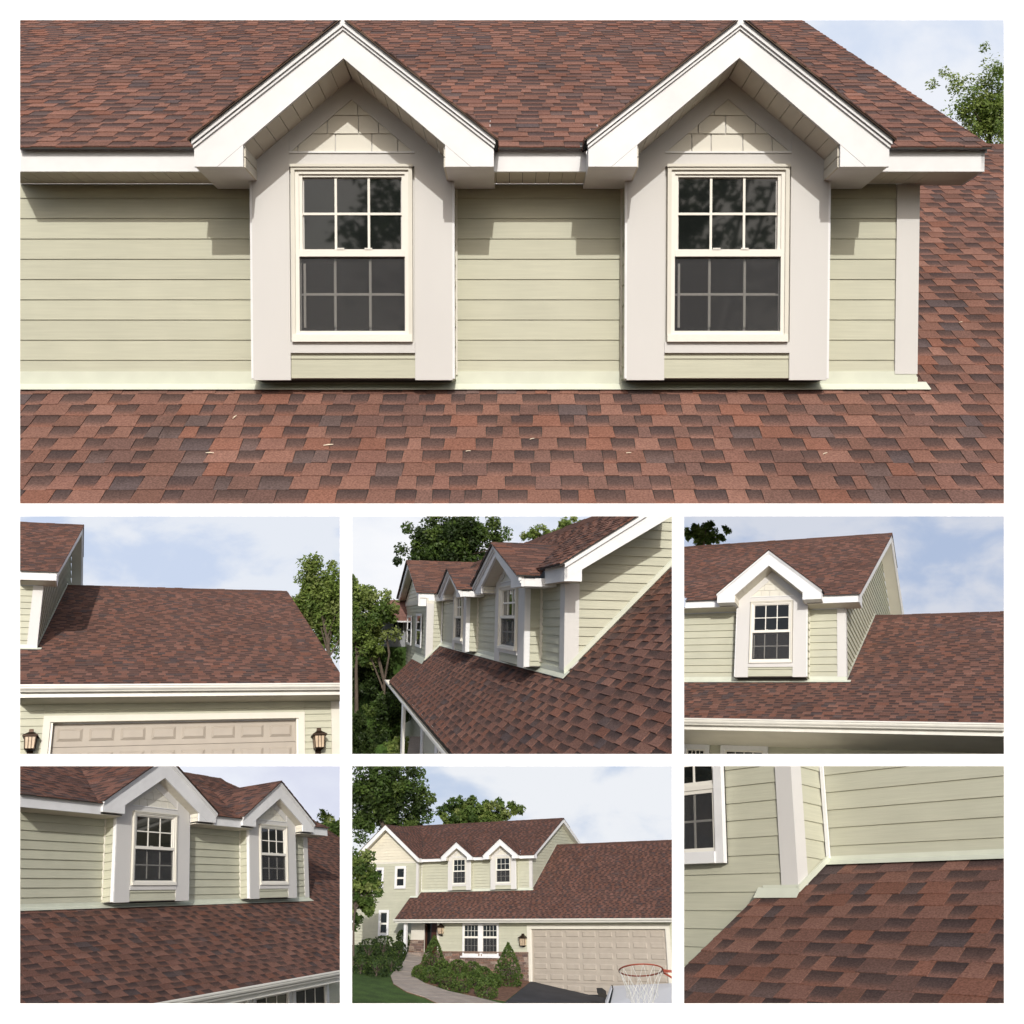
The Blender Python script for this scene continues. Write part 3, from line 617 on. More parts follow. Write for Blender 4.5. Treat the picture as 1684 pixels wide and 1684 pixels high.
            if wr is not None: roofs.append((wr, V, C))
            part('wing_eave', P, 'trim', root, lambda m: m.box(*sorted((xga + sg * gow, xga + sg * (gow - .02))), fy + .03, -o, gzf, gzf + .25))
    if ground: ground(P, root)
    lay(P, roofs)
    return root
# ------------------------------------------------------------------ the white wall behind everything
def world_box(name, mt, x0, x1, y0, y1, z0, z1):
    me = bpy.data.meshes.new(name); V = [(x, y, z) for z in (z0, z1) for x, y in ((x0, y0), (x1, y0), (x1, y1), (x0, y1))]
    me.from_pydata(V, [], QF); me.materials.append(MATS[mt]); o = bpy.data.objects.new(name, me); scn.collection.objects.link(o); return o
w = world_box('wall', 'white_wall', -52 * K, 52 * K, 82 * K, 82.4 * K, CAM[2] - 54 * K, CAM[2] + 54 * K)
tag(w, 'tall plain white wall standing behind all the house models', 'wall', kind='structure')

def sky(k, depth, mt, label, rect=None):
    x0, y0, x1, y1 = rect or PANEL[k]; c = PAGE / 2
    f = lambda u, v, d: (CAM + A @ np.array([(u - c) / FPX * d, (v - c) / FPX * d, d]))
    V = [f(u, v, d) for d in (depth * K, depth * K + .03) for u, v in ((x0, y0), (x1, y0), (x1, y1), (x0, y1))]
    ce = np.mean(V, axis=0); me = bpy.data.meshes.new('sky'); me.from_pydata([tuple(v - ce) for v in V], [], QF); me.materials.append(mt)
    o = bpy.data.objects.new('sky', me); scn.collection.objects.link(o); o.location = ce
    return tag(o, label, 'sky', kind='structure')
P1, P2, P3, P4, P5, P6, P7 = [Panel(k) for k in range(1, 8)]
sky(1, 16.5, sky_mat('sky_a', (214, 225, 244), (238, 242, 250), .38, .6, .4, 3), 'pale blue sky behind the right slope of the twin dormer roof', (1200, 33, 1651, 300))
sky(2, 7.3, sky_mat('sky_b', (203, 216, 239), (231, 236, 245), .33, .53, 1.3, 11), 'cloudy blue sky over the long garage roof')
sky(3, 7.1, sky_mat('sky_c', (212, 222, 240), (250, 251, 254), .3, .55, .5, 21), 'bright white sky over the receding row of dormers')
sky(4, 7.3, sky_mat('sky_d', (176, 192, 220), (212, 217, 229), .34, .56, 1.3, 31), 'grey blue cloudy sky behind the single dormer roof')
sky(5, 5.7, sky_mat('sky_e', (216, 220, 239), (236, 240, 250), .35, .65, 1.0, 41), 'lavender white sky over the dormers above the slanting gutter')
sky(6, 2.3, sky_mat('sky_f', (196, 210, 232), (238, 241, 246), .33, .53, 3.2, 53), 'white streaked sky over the whole house and its trees')

# ------------------------------------------------------------------ plants
def onp(P, cx, cy, p0, n):
    d, o = P.ray(cx, cy); n = np.asarray(n, float); return o + d * (((np.asarray(p0) - o) @ n) / (d @ n))
def leaves(m, cent, rad, nleaf, size, cols, rng, up, shade=None):
    """leaf-sized faces scattered through clumps"""
    nc = len(cent); idx = rng.integers(0, nc, nleaf)
    d = rng.normal(size=(nleaf, 3)); d /= np.linalg.norm(d, axis=1)[:, None]
    r = rng.random(nleaf) ** .45
    pos = cent[idx] + d * (r * rad[idx])[:, None]
    nn = rng.normal(size=(nleaf, 3)) * .62 + d * .35 + up * .75 - m.P.R[2] * .45; nn /= np.linalg.norm(nn, axis=1)[:, None]
    a = np.cross(nn, rng.normal(size=(nleaf, 3))); a /= np.linalg.norm(a, axis=1)[:, None]
    b = np.cross(nn, a)
    s = size * rng.uniform(.6, 1.35, nleaf)[:, None]
    V = np.stack([pos - a * s, pos + b * s * .5, pos + a * s, pos - b * s * .5], axis=1).reshape(-1, 3)
    cl = np.asarray(cols)[rng.integers(0, len(cols), nc)][idx] * rng.uniform(.75, 1.25, nleaf)[:, None]
    C = np.repeat(cl, 4, axis=0); F = np.arange(nleaf * 4).reshape(-1, 4)
    m.sheet(V, F, C)
LIGHT = [(.195, .25, .065), (.16, .22, .052), (.22, .265, .085), (.13, .19, .045)]
MIDG = [(.088, .138, .03), (.072, .12, .026), (.108, .155, .038), (.06, .102, .023)]
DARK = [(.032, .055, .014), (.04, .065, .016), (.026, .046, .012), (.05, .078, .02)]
def tree(P, cx, cy, rx, ry, depth, label, cols, ncl=60, nleaf=5000, leaf=1.6, clump=.26, seed=1, trunk=True, name='tree', flat=.7, group=None, trunk_len=1.9, hollow=.35, stems=()):
    rng = np.random.default_rng(seed); sc = depth / FPX / CROP[P.k][2]
    c = P.at(cx, cy, depth); R_, U_, F_ = P.R[0], -P.R[1], P.R[2]; up = np.array([0, 0, 1.])
    base = c - up * ry * sc * trunk_len
    t = thing(P, name, label, 'tree', base, group)
    d = rng.normal(size=(ncl, 3)); d /= np.linalg.norm(d, axis=1)[:, None]
    rr = (hollow + (1 - hollow) * rng.random(ncl)) * rng.uniform(.8, 1.08, ncl)
    ax = np.array([rx, ry, rx * flat]) * sc
    cent = c + (d[:, 0] * rr * ax[0])[:, None] * R_ + (d[:, 1] * rr * ax[1])[:, None] * U_ + (d[:, 2] * rr * ax[2])[:, None] * F_
    rad = rng.uniform(.55, 1.25, ncl) * clump * min(rx, ry) * sc
    if trunk:
        m = MB(P); r0 = .055 * rx * sc
        bend = base + (c - base) * .55 + R_ * rng.normal() * .06 * rx * sc
        m.tube(base, bend, r0, r0 * .72, 9); m.tube(bend, c, r0 * .72, r0 * .4, 8)
        for i in rng.choice(ncl, min(14, ncl), replace=False):
            st = bend + (c - bend) * rng.uniform(0, .9); mid = st + (cent[i] - st) * .5 + up * .06 * ry * sc
            m.tube(st, mid, r0 * .34, r0 * .2, 6); m.tube(mid, cent[i], r0 * .2, r0 * .06, 5)
        for px in stems:
            q = [P.at(a, b, depth * f) for a, b, f in px[1:]]
            for a, b in zip(q, q[1:]): m.tube(a, b, px[0] * sc, px[0] * sc * .8, 7)
        m.build('trunk', 'bark', t, base)
    m = MB(P); leaves(m, cent, rad, nleaf, leaf * depth / FPX * 1.7, cols, rng, up)
    m.build('crown', 'leaf', t, base)
    return t
def bush(P, cx, cy, rx, ry, g, label, cols, nleaf=700, seed=1, cone=False, name='shrub', group=None, cat='shrub', leaf=1.3, onface=None):
    """clipped shrub standing on the ground plane g=(point, normal); its foot shows at (cx, cy)"""
    rng = np.random.default_rng(seed); b = onp(P, cx, cy, *g) if g is not None else onface; dep = P.depth(b); sc = dep / FPX / CROP[P.k][2]
    t = thing(P, name, label, cat, b, group); up = np.array([0, 0, 1.]); R_, F_ = P.R[0], P.R[2] - up * (P.R[2] @ up)
    F_ = F_ / np.linalg.norm(F_)
    H = ry * 2 * sc; W = rx * sc
    m = MB(P); m.tube(b, b + up * H * .5, W * .09, W * .05, 6)
    for i in range(5):
        a = i * 1.256; m.tube(b + up * H * .12, b + up * H * .6 + (R_ * math.cos(a) + F_ * math.sin(a)) * W * .5, W * .05, W * .02, 5)
    m.build('stem', 'bark', t, b)
    n = nleaf; u = rng.random(n); a = rng.random(n) * 2 * math.pi
    if cone:
        hgt = u ** 1.25; prof = np.where(hgt < .22, .80 + .9 * hgt, 1.0 * (1 - ((hgt - .22) / .78) ** 1.55)) ; prof = np.maximum(prof, .06)
    else:
        hgt = u; prof = np.sqrt(np.maximum(.02, 1 - (2 * hgt - .86) ** 2 / 1.35))
    rad = prof * (1 - .22 * rng.random(n) ** 2) * (1 + .09 * np.sin(a * 3 + hgt * 7 + seed) + .06 * np.sin(a * 7 + hgt * 13))
    pos = b + up * (hgt * H)[:, None] + (R_ * (np.cos(a) * rad * W)[:, None] + F_ * (np.sin(a) * rad * W)[:, None])
    m = MB(P); leaves(m, pos, np.full(n, .045 * W), n * 2, leaf * dep / FPX * 1.3, cols, rng, up)
    m.build('foliage', 'leaf', t, b)
    return t

# ------------------------------------------------------------------ ground floor pieces
def garage_door(P, root, x0, x1, zt, zb, gy, rows=4, cols=8, pitch=None):
    c = .13 * (x1 - x0) / 4.9
    part('door_casing', P, 'cream', root, lambda m: (m.box(x0 - c, x0, gy - .055, gy + .1, zb, zt + c), m.box(x1, x1 + c, gy - .055, gy + .1, zb, zt + c), m.box(x0, x1, gy - .054, gy + .1, zt, zt + c)))
    part('door_stop', P, 'vinyl', root, lambda m: (m.box(x0, x0 + .04, gy - .02, gy + .1, zb, zt), m.box(x1 - .04, x1, gy - .02, gy + .1, zb, zt)))
    d = part('garage_door', P, 'garage_door', root, lambda m: m.box(x0 + .002, x1 - .002, gy + .102, gy + .15, zb, zt - .001))
    if d is None: return
    p = pitch or (zt - zb) / rows; z = zt - p; w = (x1 - x0 - .12) / cols
    while z > zb - p:
        part('door_section', P, 'garage_door', d, lambda m: m.box(x0 + .04, x1 - .04, gy + .085, gy + .1015, z + .006, z + p - .006))
        for i in range(cols):
            a, b = x0 + .06 + i * w + .1 * w, x0 + .06 + (i + 1) * w - .1 * w; za, zc = z + .24 * p, z + .78 * p; y = gy + .085; q = .045
            part('door_panel', P, 'garage_door', d, lambda m: m.solid([(a, y - .001, za), (b, y - .001, za), (b, y + .01, za), (a, y + .01, za), (a + q, y - .03, za + q), (b - q, y - .03, za + q), (b - q, y + .01, za + q), (a + q, y + .01, za + q)], QF) and None or m.solid([(a, y - .001, za), (b, y - .001, za), (b, y - .001, zc), (a, y - .001, zc), (a + q, y - .028, za + q), (b - q, y - .028, za + q), (b - q, y - .028, zc - q), (a + q, y - .028, zc - q)]))
        z -= p
def lantern(P, cx, cy, hpx, gy, label):
    c = P.on(cx, cy, 1, gy - .14); sc = P.depth(c) / FPX / CROP[P.k][2]; s = hpx * sc / .46; x, y, z = c
    t = thing(P, 'wall_lantern', label, 'lantern', (x, y, z - .2 * s), 'wall lanterns beside the doors'); b = (x, y, z - .2 * s)
    def taper(m, z0, z1, r0, r1): m.solid([(x - r0, y - r0, z0), (x + r0, y - r0, z0), (x + r0, y + r0, z0), (x - r0, y + r0, z0), (x - r1, y - r1, z1), (x + r1, y - r1, z1), (x + r1, y + r1, z1), (x - r1, y + r1, z1)])
    part('lamp_glass', P, 'lamp_glass', t, lambda m: taper(m, z - .17 * s, z + .07 * s, .085 * s, .10 * s), b)
    def cage(m):
        for sx in (-1, 1):
            for sy in (-1, 1): m.tube((x + sx * .088 * s, y + sy * .088 * s, z - .18 * s), (x + sx * .105 * s, y + sy * .105 * s, z + .08 * s), .012 * s, .012 * s, 5)
        taper(m, z - .2 * s, z - .172 * s, .07 * s, .10 * s)
        for sx in (-1, 1): m.box(x + sx * .03 * s - .006 * s, x + sx * .03 * s + .006 * s, y - .108 * s, y - .1 * s, z - .17 * s, z + .07 * s)
    part('lamp_cage', P, 'bronze', t, cage, b)
    part('lamp_roof', P, 'bronze', t, lambda m: (taper(m, z + .075 * s, z + .10 * s, .15 * s, .145 * s), taper(m, z + .10 * s, z + .17 * s, .14 * s, .05 * s), taper(m, z + .17 * s, z + .235 * s, .045 * s, .04 * s)), b)
    part('wall_plate', P, 'bronze', t, lambda m: (m.box(x - .06 * s, x + .06 * s, gy - .03, gy - .024, z - .28 * s, z + .1 * s), m.box(x - .02 * s, x + .02 * s, y + .09 * s, gy - .028, z - .22 * s, z - .18 * s)), b)
def stone_band(P, root, x0, x1, z0, z1, y, seed):
    rg = random.Random(seed); m = MB(P); z = z0
    while z < z1 - .02:
        hh = rg.uniform(.09, .16); x = x0 - rg.random() * .2
        while x < x1:
            w = rg.uniform(.18, .5); c = np.array(rg.choice([(.20, .135, .105), (.26, .19, .15), (.15, .105, .09), (.30, .235, .19), (.23, .14, .105)])) * rg.uniform(.8, 1.15)
            a, b = max(x, x0), min(x + w - .012, x1)
            if b > a: m.box(a, b, y - .05 - rg.random() * .025, y, z, min(z + hh - .012, z1), c)
            x += w
        z += hh
    m.build('stone_veneer', 'stone', root, kind='stuff')
def under_wall(P, root, x0, x1, zb, gy, gaps, seed, zt=None):
    """ground-floor wall under the eave, with its siding broken at the gaps"""
    h = P.h; zt = zt if zt is not None else -h['m2'] * h['L'] - .172
    w = part('lower_wall', P, 'cream', root, lambda m: m.box(x0, x1, gy + .002, gy + .08, zb, zt)) if not gaps or not gaps[0][2] else MB(P).box(x0, gaps[0][0], gy + .002, gy + .08, zb, zt).box(gaps[0][1], x1, gy + .002, gy + .08, zb, zt).box(gaps[0][0], gaps[0][1], gy + .002, gy + .08, gaps[0][2], zt).build('lower_wall', 'cream', root)
    if w is None: return root
    e = .165 * P.sH; z = zt - e * int((zt - zb) / e + 1)
    edges = [x0] + [v for g in gaps for v in g[:2]] + [x1]
    for i in range(0, len(edges), 2): siding(P, w, '-Y', gy, z, zt, lambda q: (edges[i], edges[i + 1]), e, e, seed + i)
    for g in gaps:
        if g[2]: siding(P, w, '-Y', gy, g[2], zt, lambda q: (g[0], g[1]), e, zt - e * int((zt - g[2]) / e) - g[2] + 1e-4, seed + 9)
    return w
# ------------------------------------------------------------------ 1: twin dormers
P1.h['yr'] = 8.0; P1.h['rear'] = .3; P1.h['yl'] = 6.0
house(P1, 'pale green house front with twin white gabled dormers over red-brown shingles', gutter=False)
tree(P1, 1630, 185, 102, 108, 14.8, 'thin-leaved light green tree behind the sloping end of the twin dormer roof', LIGHT, 190, 13000, 1.7, .17, 5, flat=.4, trunk_len=1.1, hollow=.1)
m2_ = P1.h['m2']; nr = (0, -m2_, 1)
for i, (x, y, a, l) in enumerate(((386, 686, 1.2, .05), (540, 732, .2, .06), (345, 745, 0, .05), (875, 722, .4, .03), (1034, 745, .1, .03), (1357, 746, .5, .035), (770, 742, .2, .03), (1580, 530, .3, .03))):
    b = onp(P1, x, y, (0, 0, .02), nr); u = np.array([math.cos(a), math.sin(a) * .83, math.sin(a) * .55]); v = np.array([-math.sin(a), math.cos(a) * .83, math.cos(a) * .55]) * .2
    m = MB(P1); l *= .6; m.prism([b - u * l, b - v * l + np.array([0, 0, .004]), b + u * l, b + v * l], (0, 0, .005))
    tag(m.build('petal', 'petal', None, b), 'pale dry petal lying on the shingles below the twin dormers', 'petal', 'petals fallen on the shingles')

# ------------------------------------------------------------------ 2: long garage roof
def ground2(P, root):
    h = P.h; gy = -h['L'] + h['og']; x0, x1, zt = h['gx0'], h['gx1'], h['gzt']; xr = P.on(1648, 1080, 1, gy)[0]; c = .13 * (x1 - x0) / 4.9
    under_wall(P, root, -3, xr - .16, -4.2, gy, [(x0 - c, x1 + c, zt + c)], 40)
    part('corner_board', P, 'cream', root, lambda m: m.box(xr - .16, xr, gy - .04, gy + .1, -4.2, -h['m2'] * h['L'] - .19))
    garage_door(P, root, x0, x1, zt, -4.2, gy, pitch=.42)
    part('side_wall', P, 'grey_wall', root, lambda m: m.box(xr - .03, xr - .002, gy + .1, 3, -4.2, -h['m2'] * h['L'] - .2))
house(P2, 'house with a long plain garage roof above a tan panelled garage door', ground=ground2)
gy2 = -P2.h['L'] + P2.h['og']
lantern(P2, 92, 1158, 112, gy2, 'bronze box lantern on green siding next to the panelled door, under the lone corner post')
lantern(P2, 1545, 1152, 112, gy2, 'bronze box lantern between the panelled door and the corner downpipe')
tree(P2, 1575, 490, 225, 310, 28.3, 'leafy bright green tree behind the sloping end of the long garage roof', LIGHT, 190, 26000, 1.9, .21, 9, flat=.25, hollow=.1)

# ------------------------------------------------------------------ 3: receding dormers
def ground3(P, root):
    h = P.h; gy = -h['L'] + h['og'] * .5; zL = -h['m2'] * h['L']
    xa = P.on(385, 1100, 1, gy)[0]
    under_wall(P, root, xa, h['xl'], zL - 3, gy, [], 60, zL - .17)
    part('corner_board', P, 'trim', root, lambda m: m.box(xa - .02, xa + .35, gy - .04, gy - .02, zL - 3, zL - .19))
    xw = P.on(465, 1180, 1, gy)[0]; xw1 = xw + 2.4
    wn_ = part('window', P, 'dark', root, lambda m: m.box(xw, xw1, gy - .03, gy, zL - 1.7, zL - .32))
    if wn_: window(P, wn_, (xw + xw1) / 2, xw1 - xw + .3, zL - 1.75, zL - .3, gy - .03, casing=.15)
    # upstairs wing windows
    for a, b, c, d in ((307, 330, 538, 660), (353, 380, 530, 670)):
        q0 = P.on(a, d, 1, -h['g'] - .03); q1 = P.on(b, c, 1, -h['g'] - .03)
        ww = part('window', P, 'dark', root, lambda m: m.box(q0[0], q1[0], -h['g'] - .04, -h['g'] - .03, q0[2], q1[2]))
        if ww: window(P, ww, (q0[0] + q1[0]) / 2, q1[0] - q0[0] + .25, q0[2] - .05, q1[2] + .05, -h['g'] - .04, casing=.12, plain=True)
    # downpipe
    a = P.on(302, 930, 1, -h['L']); b = P.on(312, 1150, 1, -h['L'])
    part('downpipe', P, 'gutter', root, lambda m: m.box(a[0] - .2, a[0] + .2, -h['L'] - .06, -h['L'] - .02, b[2] - .6, zL - .1))
house(P3, 'house seen along its receding row of dormers from the clapboard gable end', wing=True, ground=ground3)
R3, U3, F3 = P3.R[0], -P3.R[1], P3.R[2]
def ground_sheet(P, name, mt, px, g, lift, label, kind='structure', cat='ground'):
    m = MB(P); pts = [onp(P, x, y, *g) for x, y in px]; c = sum(pts) / len(pts); n = np.asarray(g[1], float); n = n / np.linalg.norm(n)
    for a, b in zip(pts, pts[1:] + pts[:1]): m.prism([c + n * lift, a + n * lift, b + n * lift], -n * .05)
    return tag(m.build(name, mt, None, c), label, cat, kind=kind)
# neighbour's house
nb = P3.at(240, 700, 23.6); sc3 = 23.6 / FPX / 3.062
nh = thing(P3, 'neighbour_house', 'grey neighbour house with a reddish roof behind the receding dormers', 'house', nb)
part('wall', P3, 'grey_wall', nh, lambda m: m.prism([nb + R3 * (-60) * sc3 + U3 * 160 * sc3, nb + R3 * 75 * sc3 + U3 * 160 * sc3, nb + R3 * 75 * sc3 - U3 * 190 * sc3, nb + R3 * (-60) * sc3 - U3 * 190 * sc3], F3 * .8), nb)
part('roof', P3, 'brick', nh, lambda m: m.prism([nb + R3 * (-85) * sc3 + U3 * 150 * sc3 - F3 * .3, nb + R3 * 85 * sc3 + U3 * 150 * sc3 - F3 * .3, nb + R3 * 85 * sc3 + U3 * 215 * sc3 + F3 * .6, nb + R3 * (-40) * sc3 + U3 * 215 * sc3 + F3 * .6], U3 * .12, (.20, .105, .085)), nb)
part('fascia', P3, 'trim', nh, lambda m: m.prism([nb + R3 * (-86) * sc3 + U3 * 146 * sc3 - F3 * .32, nb + R3 * 85 * sc3 + U3 * 146 * sc3 - F3 * .32, nb + R3 * 85 * sc3 + U3 * 153 * sc3 - F3 * .32, nb + R3 * (-86) * sc3 + U3 * 153 * sc3 - F3 * .32], F3 * .02), nb)
for dx in (-3, 25):
    part('window', P3, 'trim', nh, lambda m: m.prism([nb + R3 * (dx - 3) * sc3 + U3 * 88 * sc3 - F3 * .04, nb + R3 * (dx + 24) * sc3 + U3 * 88 * sc3 - F3 * .04, nb + R3 * (dx + 24) * sc3 + U3 * 143 * sc3 - F3 * .04, nb + R3 * (dx - 3) * sc3 + U3 * 143 * sc3 - F3 * .04], F3 * .03), nb)
    part('pane', P3, 'glass', nh, lambda m: m.prism([nb + R3 * dx * sc3 + U3 * 91 * sc3 - F3 * .06, nb + R3 * (dx + 21) * sc3 + U3 * 91 * sc3 - F3 * .06, nb + R3 * (dx + 21) * sc3 + U3 * 140 * sc3 - F3 * .06, nb + R3 * dx * sc3 + U3 * 140 * sc3 - F3 * .06], F3 * .015), nb)
tree(P3, 545, 185, 300, 225, 24.2, 'tall dark green spreading tree rising behind the receding dormers', MIDG + DARK, 210, 32000, 1.8, .2, 21, flat=.3, hollow=.1)
tree(P3, 965, 130, 90, 65, 24.2, 'small light green treetop showing above the main ridge by the receding dormers', LIGHT, 30, 2200, 1.5, .3, 23, flat=.6)
tree(P3, 1130, 75, 90, 60, 24.2, 'light green treetop over the ridge beside the clapboard gable', LIGHT, 30, 2200, 1.5, .3, 24, flat=.6)
tree(P3, 70, 560, 200, 260, 22.3, 'multi-stemmed yard tree with pale trunks before the grey neighbour house', MIDG + LIGHT, 130, 17000, 1.9, .21, 25, flat=.5, stems=((9, (185, 1010, 1), (190, 860, 1), (150, 700, 1)), (6, (190, 860, 1), (215, 720, 1), (195, 600, 1)), (5, (185, 900, 1), (130, 760, 1), (100, 640, 1))))
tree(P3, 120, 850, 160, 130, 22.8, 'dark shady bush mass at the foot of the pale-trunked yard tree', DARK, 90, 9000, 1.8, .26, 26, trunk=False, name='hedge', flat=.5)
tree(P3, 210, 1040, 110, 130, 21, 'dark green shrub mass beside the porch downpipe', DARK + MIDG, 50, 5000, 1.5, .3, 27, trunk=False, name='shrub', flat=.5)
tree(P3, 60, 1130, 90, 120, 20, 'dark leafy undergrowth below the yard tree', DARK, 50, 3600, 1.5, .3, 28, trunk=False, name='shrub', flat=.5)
tree(P3, 262, 1195, 75, 60, 18, 'yellow green flowering shrub near the porch path', LIGHT, 40, 2200, 1.5, .3, 29, trunk=False, name='shrub', flat=.5)
tag(MB(P3).prism([P3.at(x, y, 23.2) for x, y in ((20, 690), (330, 690), (330, 1260), (20, 1260))], F3 * .2).build('lawn_bank', 'lawn', None, P3.at(150, 1000, 23.2)), 'shaded grassy bank behind the shrubs by the receding roof', 'bank', kind='structure')
tag(MB(P3).prism([P3.at(65, 1190, 21.5), P3.at(190, 1175, 21.5), P3.at(215, 1120, 22), P3.at(110, 1105, 22)], U3 * .03).build('lawn', 'lawn', None, P3.at(130, 1150, 21.7)), 'bright patch of lawn between the shrubs below the porch gutter', 'lawn', kind='structure')
tag(MB(P3).prism([P3.at(300, 1260, 16), P3.at(400, 1260, 16), P3.at(390, 1140, 18), P3.at(318, 1140, 18)], F3 * .06).build('path', 'concrete', None, P3.at(340, 1200, 17)), 'pale concrete path beside the porch below the gutter', 'path', kind='structure')

# ------------------------------------------------------------------ 4: single dormer
P4.h['og'] = 1.3  # overhang deepened so the wall under the gutter sits in deeper shade
def ground4(P, root):
    h = P.h; gy = -h['L'] + h['og']; zL = -h['m2'] * h['L']
    under_wall(P, root, -8, 6, zL - 1.6, gy, [], 80)
    for a, b in ((40, 175), (232, 470)):
        q0 = P.on(a, 1196, 1, gy - .03)[0]; q1 = P.on(b, 1196, 1, gy - .03)[0]; zt = P.on(300, 1192, 1, gy - .03)[2]
        wn_ = part('window', P, 'dark', root, lambda m: m.box(q0, q1, gy - .035, gy - .03, zt - 1.3, zt))
        if wn_: window(P, wn_, (q0 + q1) / 2, q1 - q0, zt - 1.3, zt + .03, gy - .035, cols=4)
house(P4, 'house end with a single dormer beside the lower garage roof, gutter below', ground=ground4)
tree(P4, 150, 118, 150, 62, 29.9, 'sparse green treetop peeking over the ridge of the single dormer roof', MIDG, 60, 4200, 1.9, .3, 33, flat=.5, hollow=.1)

# ------------------------------------------------------------------ 5: dormers above the slanting gutter
def ground5(P, root):
    h = P.h; gy = -h['L'] + h['og']; zL = -h['m2'] * h['L']
    under_wall(P, root, -9, 6, zL - 2.4, gy, [], 90)
    X = lambda px, py: P.on((px - 20) * 3.062, (py - 1250) * 3.062, 1, gy - .03)
    zt = X(500, 1620)[2]
    for a, b in ((362, 410), (412, 476), (478, 537)):
        q0, q1 = X(a, 1628)[0], X(b, 1618)[0]
        wn_ = part('window', P, 'dark', root, lambda m: m.box(q0, q1, gy - .035, gy - .03, zt - 1.5, zt))
        if wn_: window(P, wn_, (q0 + q1) / 2, q1 - q0, zt - 1.5, zt + .05, gy - .035, casing=.1)
house(P5, 'house front with two dormers above a roof that ends in a slanting gutter', ground=ground5)
tree(P5, 1600, 350, 110, 95, 30, 'round green tree beyond the lower roof by the slanting gutter', MIDG + LIGHT, 50, 5000, 2.0, .28, 43, flat=.6)

# ------------------------------------------------------------------ 6: the whole house
P6.h['xl'] = 15.0
h6 = P6.h; gy6 = -h6['L'] + h6['og']
G6 = P6.on(930, 1118, 1, gy6); E6 = P6.on(400, 985, 1, gy6 + .6); B6 = P6.on(930, 1235, 1, gy6 - 6)
n6 = np.cross(E6 - G6, B6 - G6); n6 = n6 / np.linalg.norm(n6); n6 = n6 if n6[2] > 0 else -n6
g6 = (G6, n6)
def ground6(P, root):
    h = P.h; gy = gy6; zL = -h['m2'] * h['L']; zg = G6[2]; zt = h['gzt']; x0 = h['gx0']; x1 = P.on(1618, 1000, 1, gy)[0]; c = .13
    xe = P.on(460, 800, 1, gy)[0]; zE = min(E6[2], zg) - .3
    zst = P.on(560, 968, 1, gy)[2]
    under_wall(P, root, xe, x1 + 6, zE, gy, [(x0 - c, x1 + c, zt + c)], 110)
    garage_door(P, root, x0, x1, zt, zg, gy, rows=5)
    stone_band(P, root, xe, x0 - c, zE, zst, gy - .025, 5)
    part('stone_cap', P, 'stone', root, lambda m: m.box(xe, x0 - c, gy - .12, gy - .02, zst, zst + .06, (.24, .17, .13)))
    part('corner_board', P, 'cream', root, lambda m: m.box(xe - .02, xe + .13, gy - .05, gy + .1, zst, zL - .19))
    q0 = P.on(585, 985, 1, gy - .03); q1 = P.on(767, 803, 1, gy - .03)
    xm = (q0[0] + q1[0]) / 2; zb = q0[2]; ztw = min(q1[2], zL - .2)
    for a, b in ((q0[0], xm - .04), (xm + .04, q1[0])):
        wn_ = part('window', P, 'dark', root, lambda m: m.box(a, b, gy - .05, gy - .026, zb, ztw))
        if wn_: window(P, wn_, (a + b) / 2, b - a, zb, ztw, gy - .05, cols=4, casing=.1, rail=.56, rows=2)
    part('window_mullion', P, 'trim', root, lambda m: m.box(xm - .04, xm + .04, gy - .1, gy - .026, zb, ztw))
    part('window_sill', P, 'trim', root, lambda m: m.box(q0[0] - .1, q1[0] + .1, gy - .16, gy - .02, zb - .09, zb - .002))
    # entry
    ye = gy + .9; xl_ = P.on(250, 850, 1, ye)[0]; xd0 = P.on(398, 850, 1, ye)[0]; xd1 = P.on(462, 850, 1, ye)[0]
    ew = part('entry_wall', P, 'cream', root, lambda m: m.box(max(xl_ - 1, h['xg1']), xd1 + 1.0, ye + .002, ye + .08, zE - .5, zL)) or root
    siding(P, ew, '-Y', ye, zE, zL, lambda z: (max(xl_ - 1, h['xg1']), xd0 - .1), .165, .165, 121)
    part('entry_side', P, 'cream', root, lambda m: m.box(xe, xe + .05, gy + .1, ye, zE - .5, zL - .18))
    dr = part('front_door', P, 'door_wood', root, lambda m: m.box(xd0, xd1 + .2, ye - .05, ye - .001, zE, P.on(430, 782, 1, ye)[2]))
    if dr: part('door_light', P, 'glass', dr, lambda m: m.box(xd0 + .15, xd0 + .45, ye - .056, ye - .051, zE + 1.1, P.on(430, 790, 1, ye)[2] - .1))
    xc = P.on(298, 850, 1, -h['L'] + .35)
    part('porch_column', P, 'trim', root, lambda m: m.box(xc[0] - .09, xc[0] + .09, -h['L'] + .27, -h['L'] + .43, zE + .2, zL - .185))
    xb = P.on(325, 850, 1, gy + .5)[0]; xb1 = P.on(392, 850, 1, gy + .5)[0]
    pw = part('porch_wall', P, 'cream', root, lambda m: m.box(xb, xb1, gy + .5, gy + .56, zE, zL - .02))
    stone_band(P, root, xb - .1, xb1, zE - .3, P.on(350, 905, 1, gy + .5)[2], gy + .48, 8)
    for a, b, c_, d_ in ((140, 190, 540, 648), (243, 302, 533, 648), (160, 216, 755, 885)):
        p0 = P.on(a, d_, 1, -h['g'] - .03); p1 = P.on(b, c_, 1, -h['g'] - .03)
        ww = part('window', P, 'dark', root, lambda m: m.box(p0[0], p1[0], -h['g'] - .05, -h['g'] - .025, p0[2], p1[2]))
        if ww: window(P, ww, (p0[0] + p1[0]) / 2, p1[0] - p0[0], p0[2], p1[2], -h['g'] - .05, casing=.13, plain=True)
house(P6, 'whole two-storey house with front door, garage and shrubs before it', wing=True, ground=ground6)
lantern(P6, 888, 908, 62, gy6, 'dark lantern on siding between the arborvitae and the wide garage door')
lantern(P6, 474, 852, 55, gy6, 'dark lantern beside the recessed front door')
rx6 = lambda x, y: (27.6 + .4837 * x, 612.4 + .4837 * y)
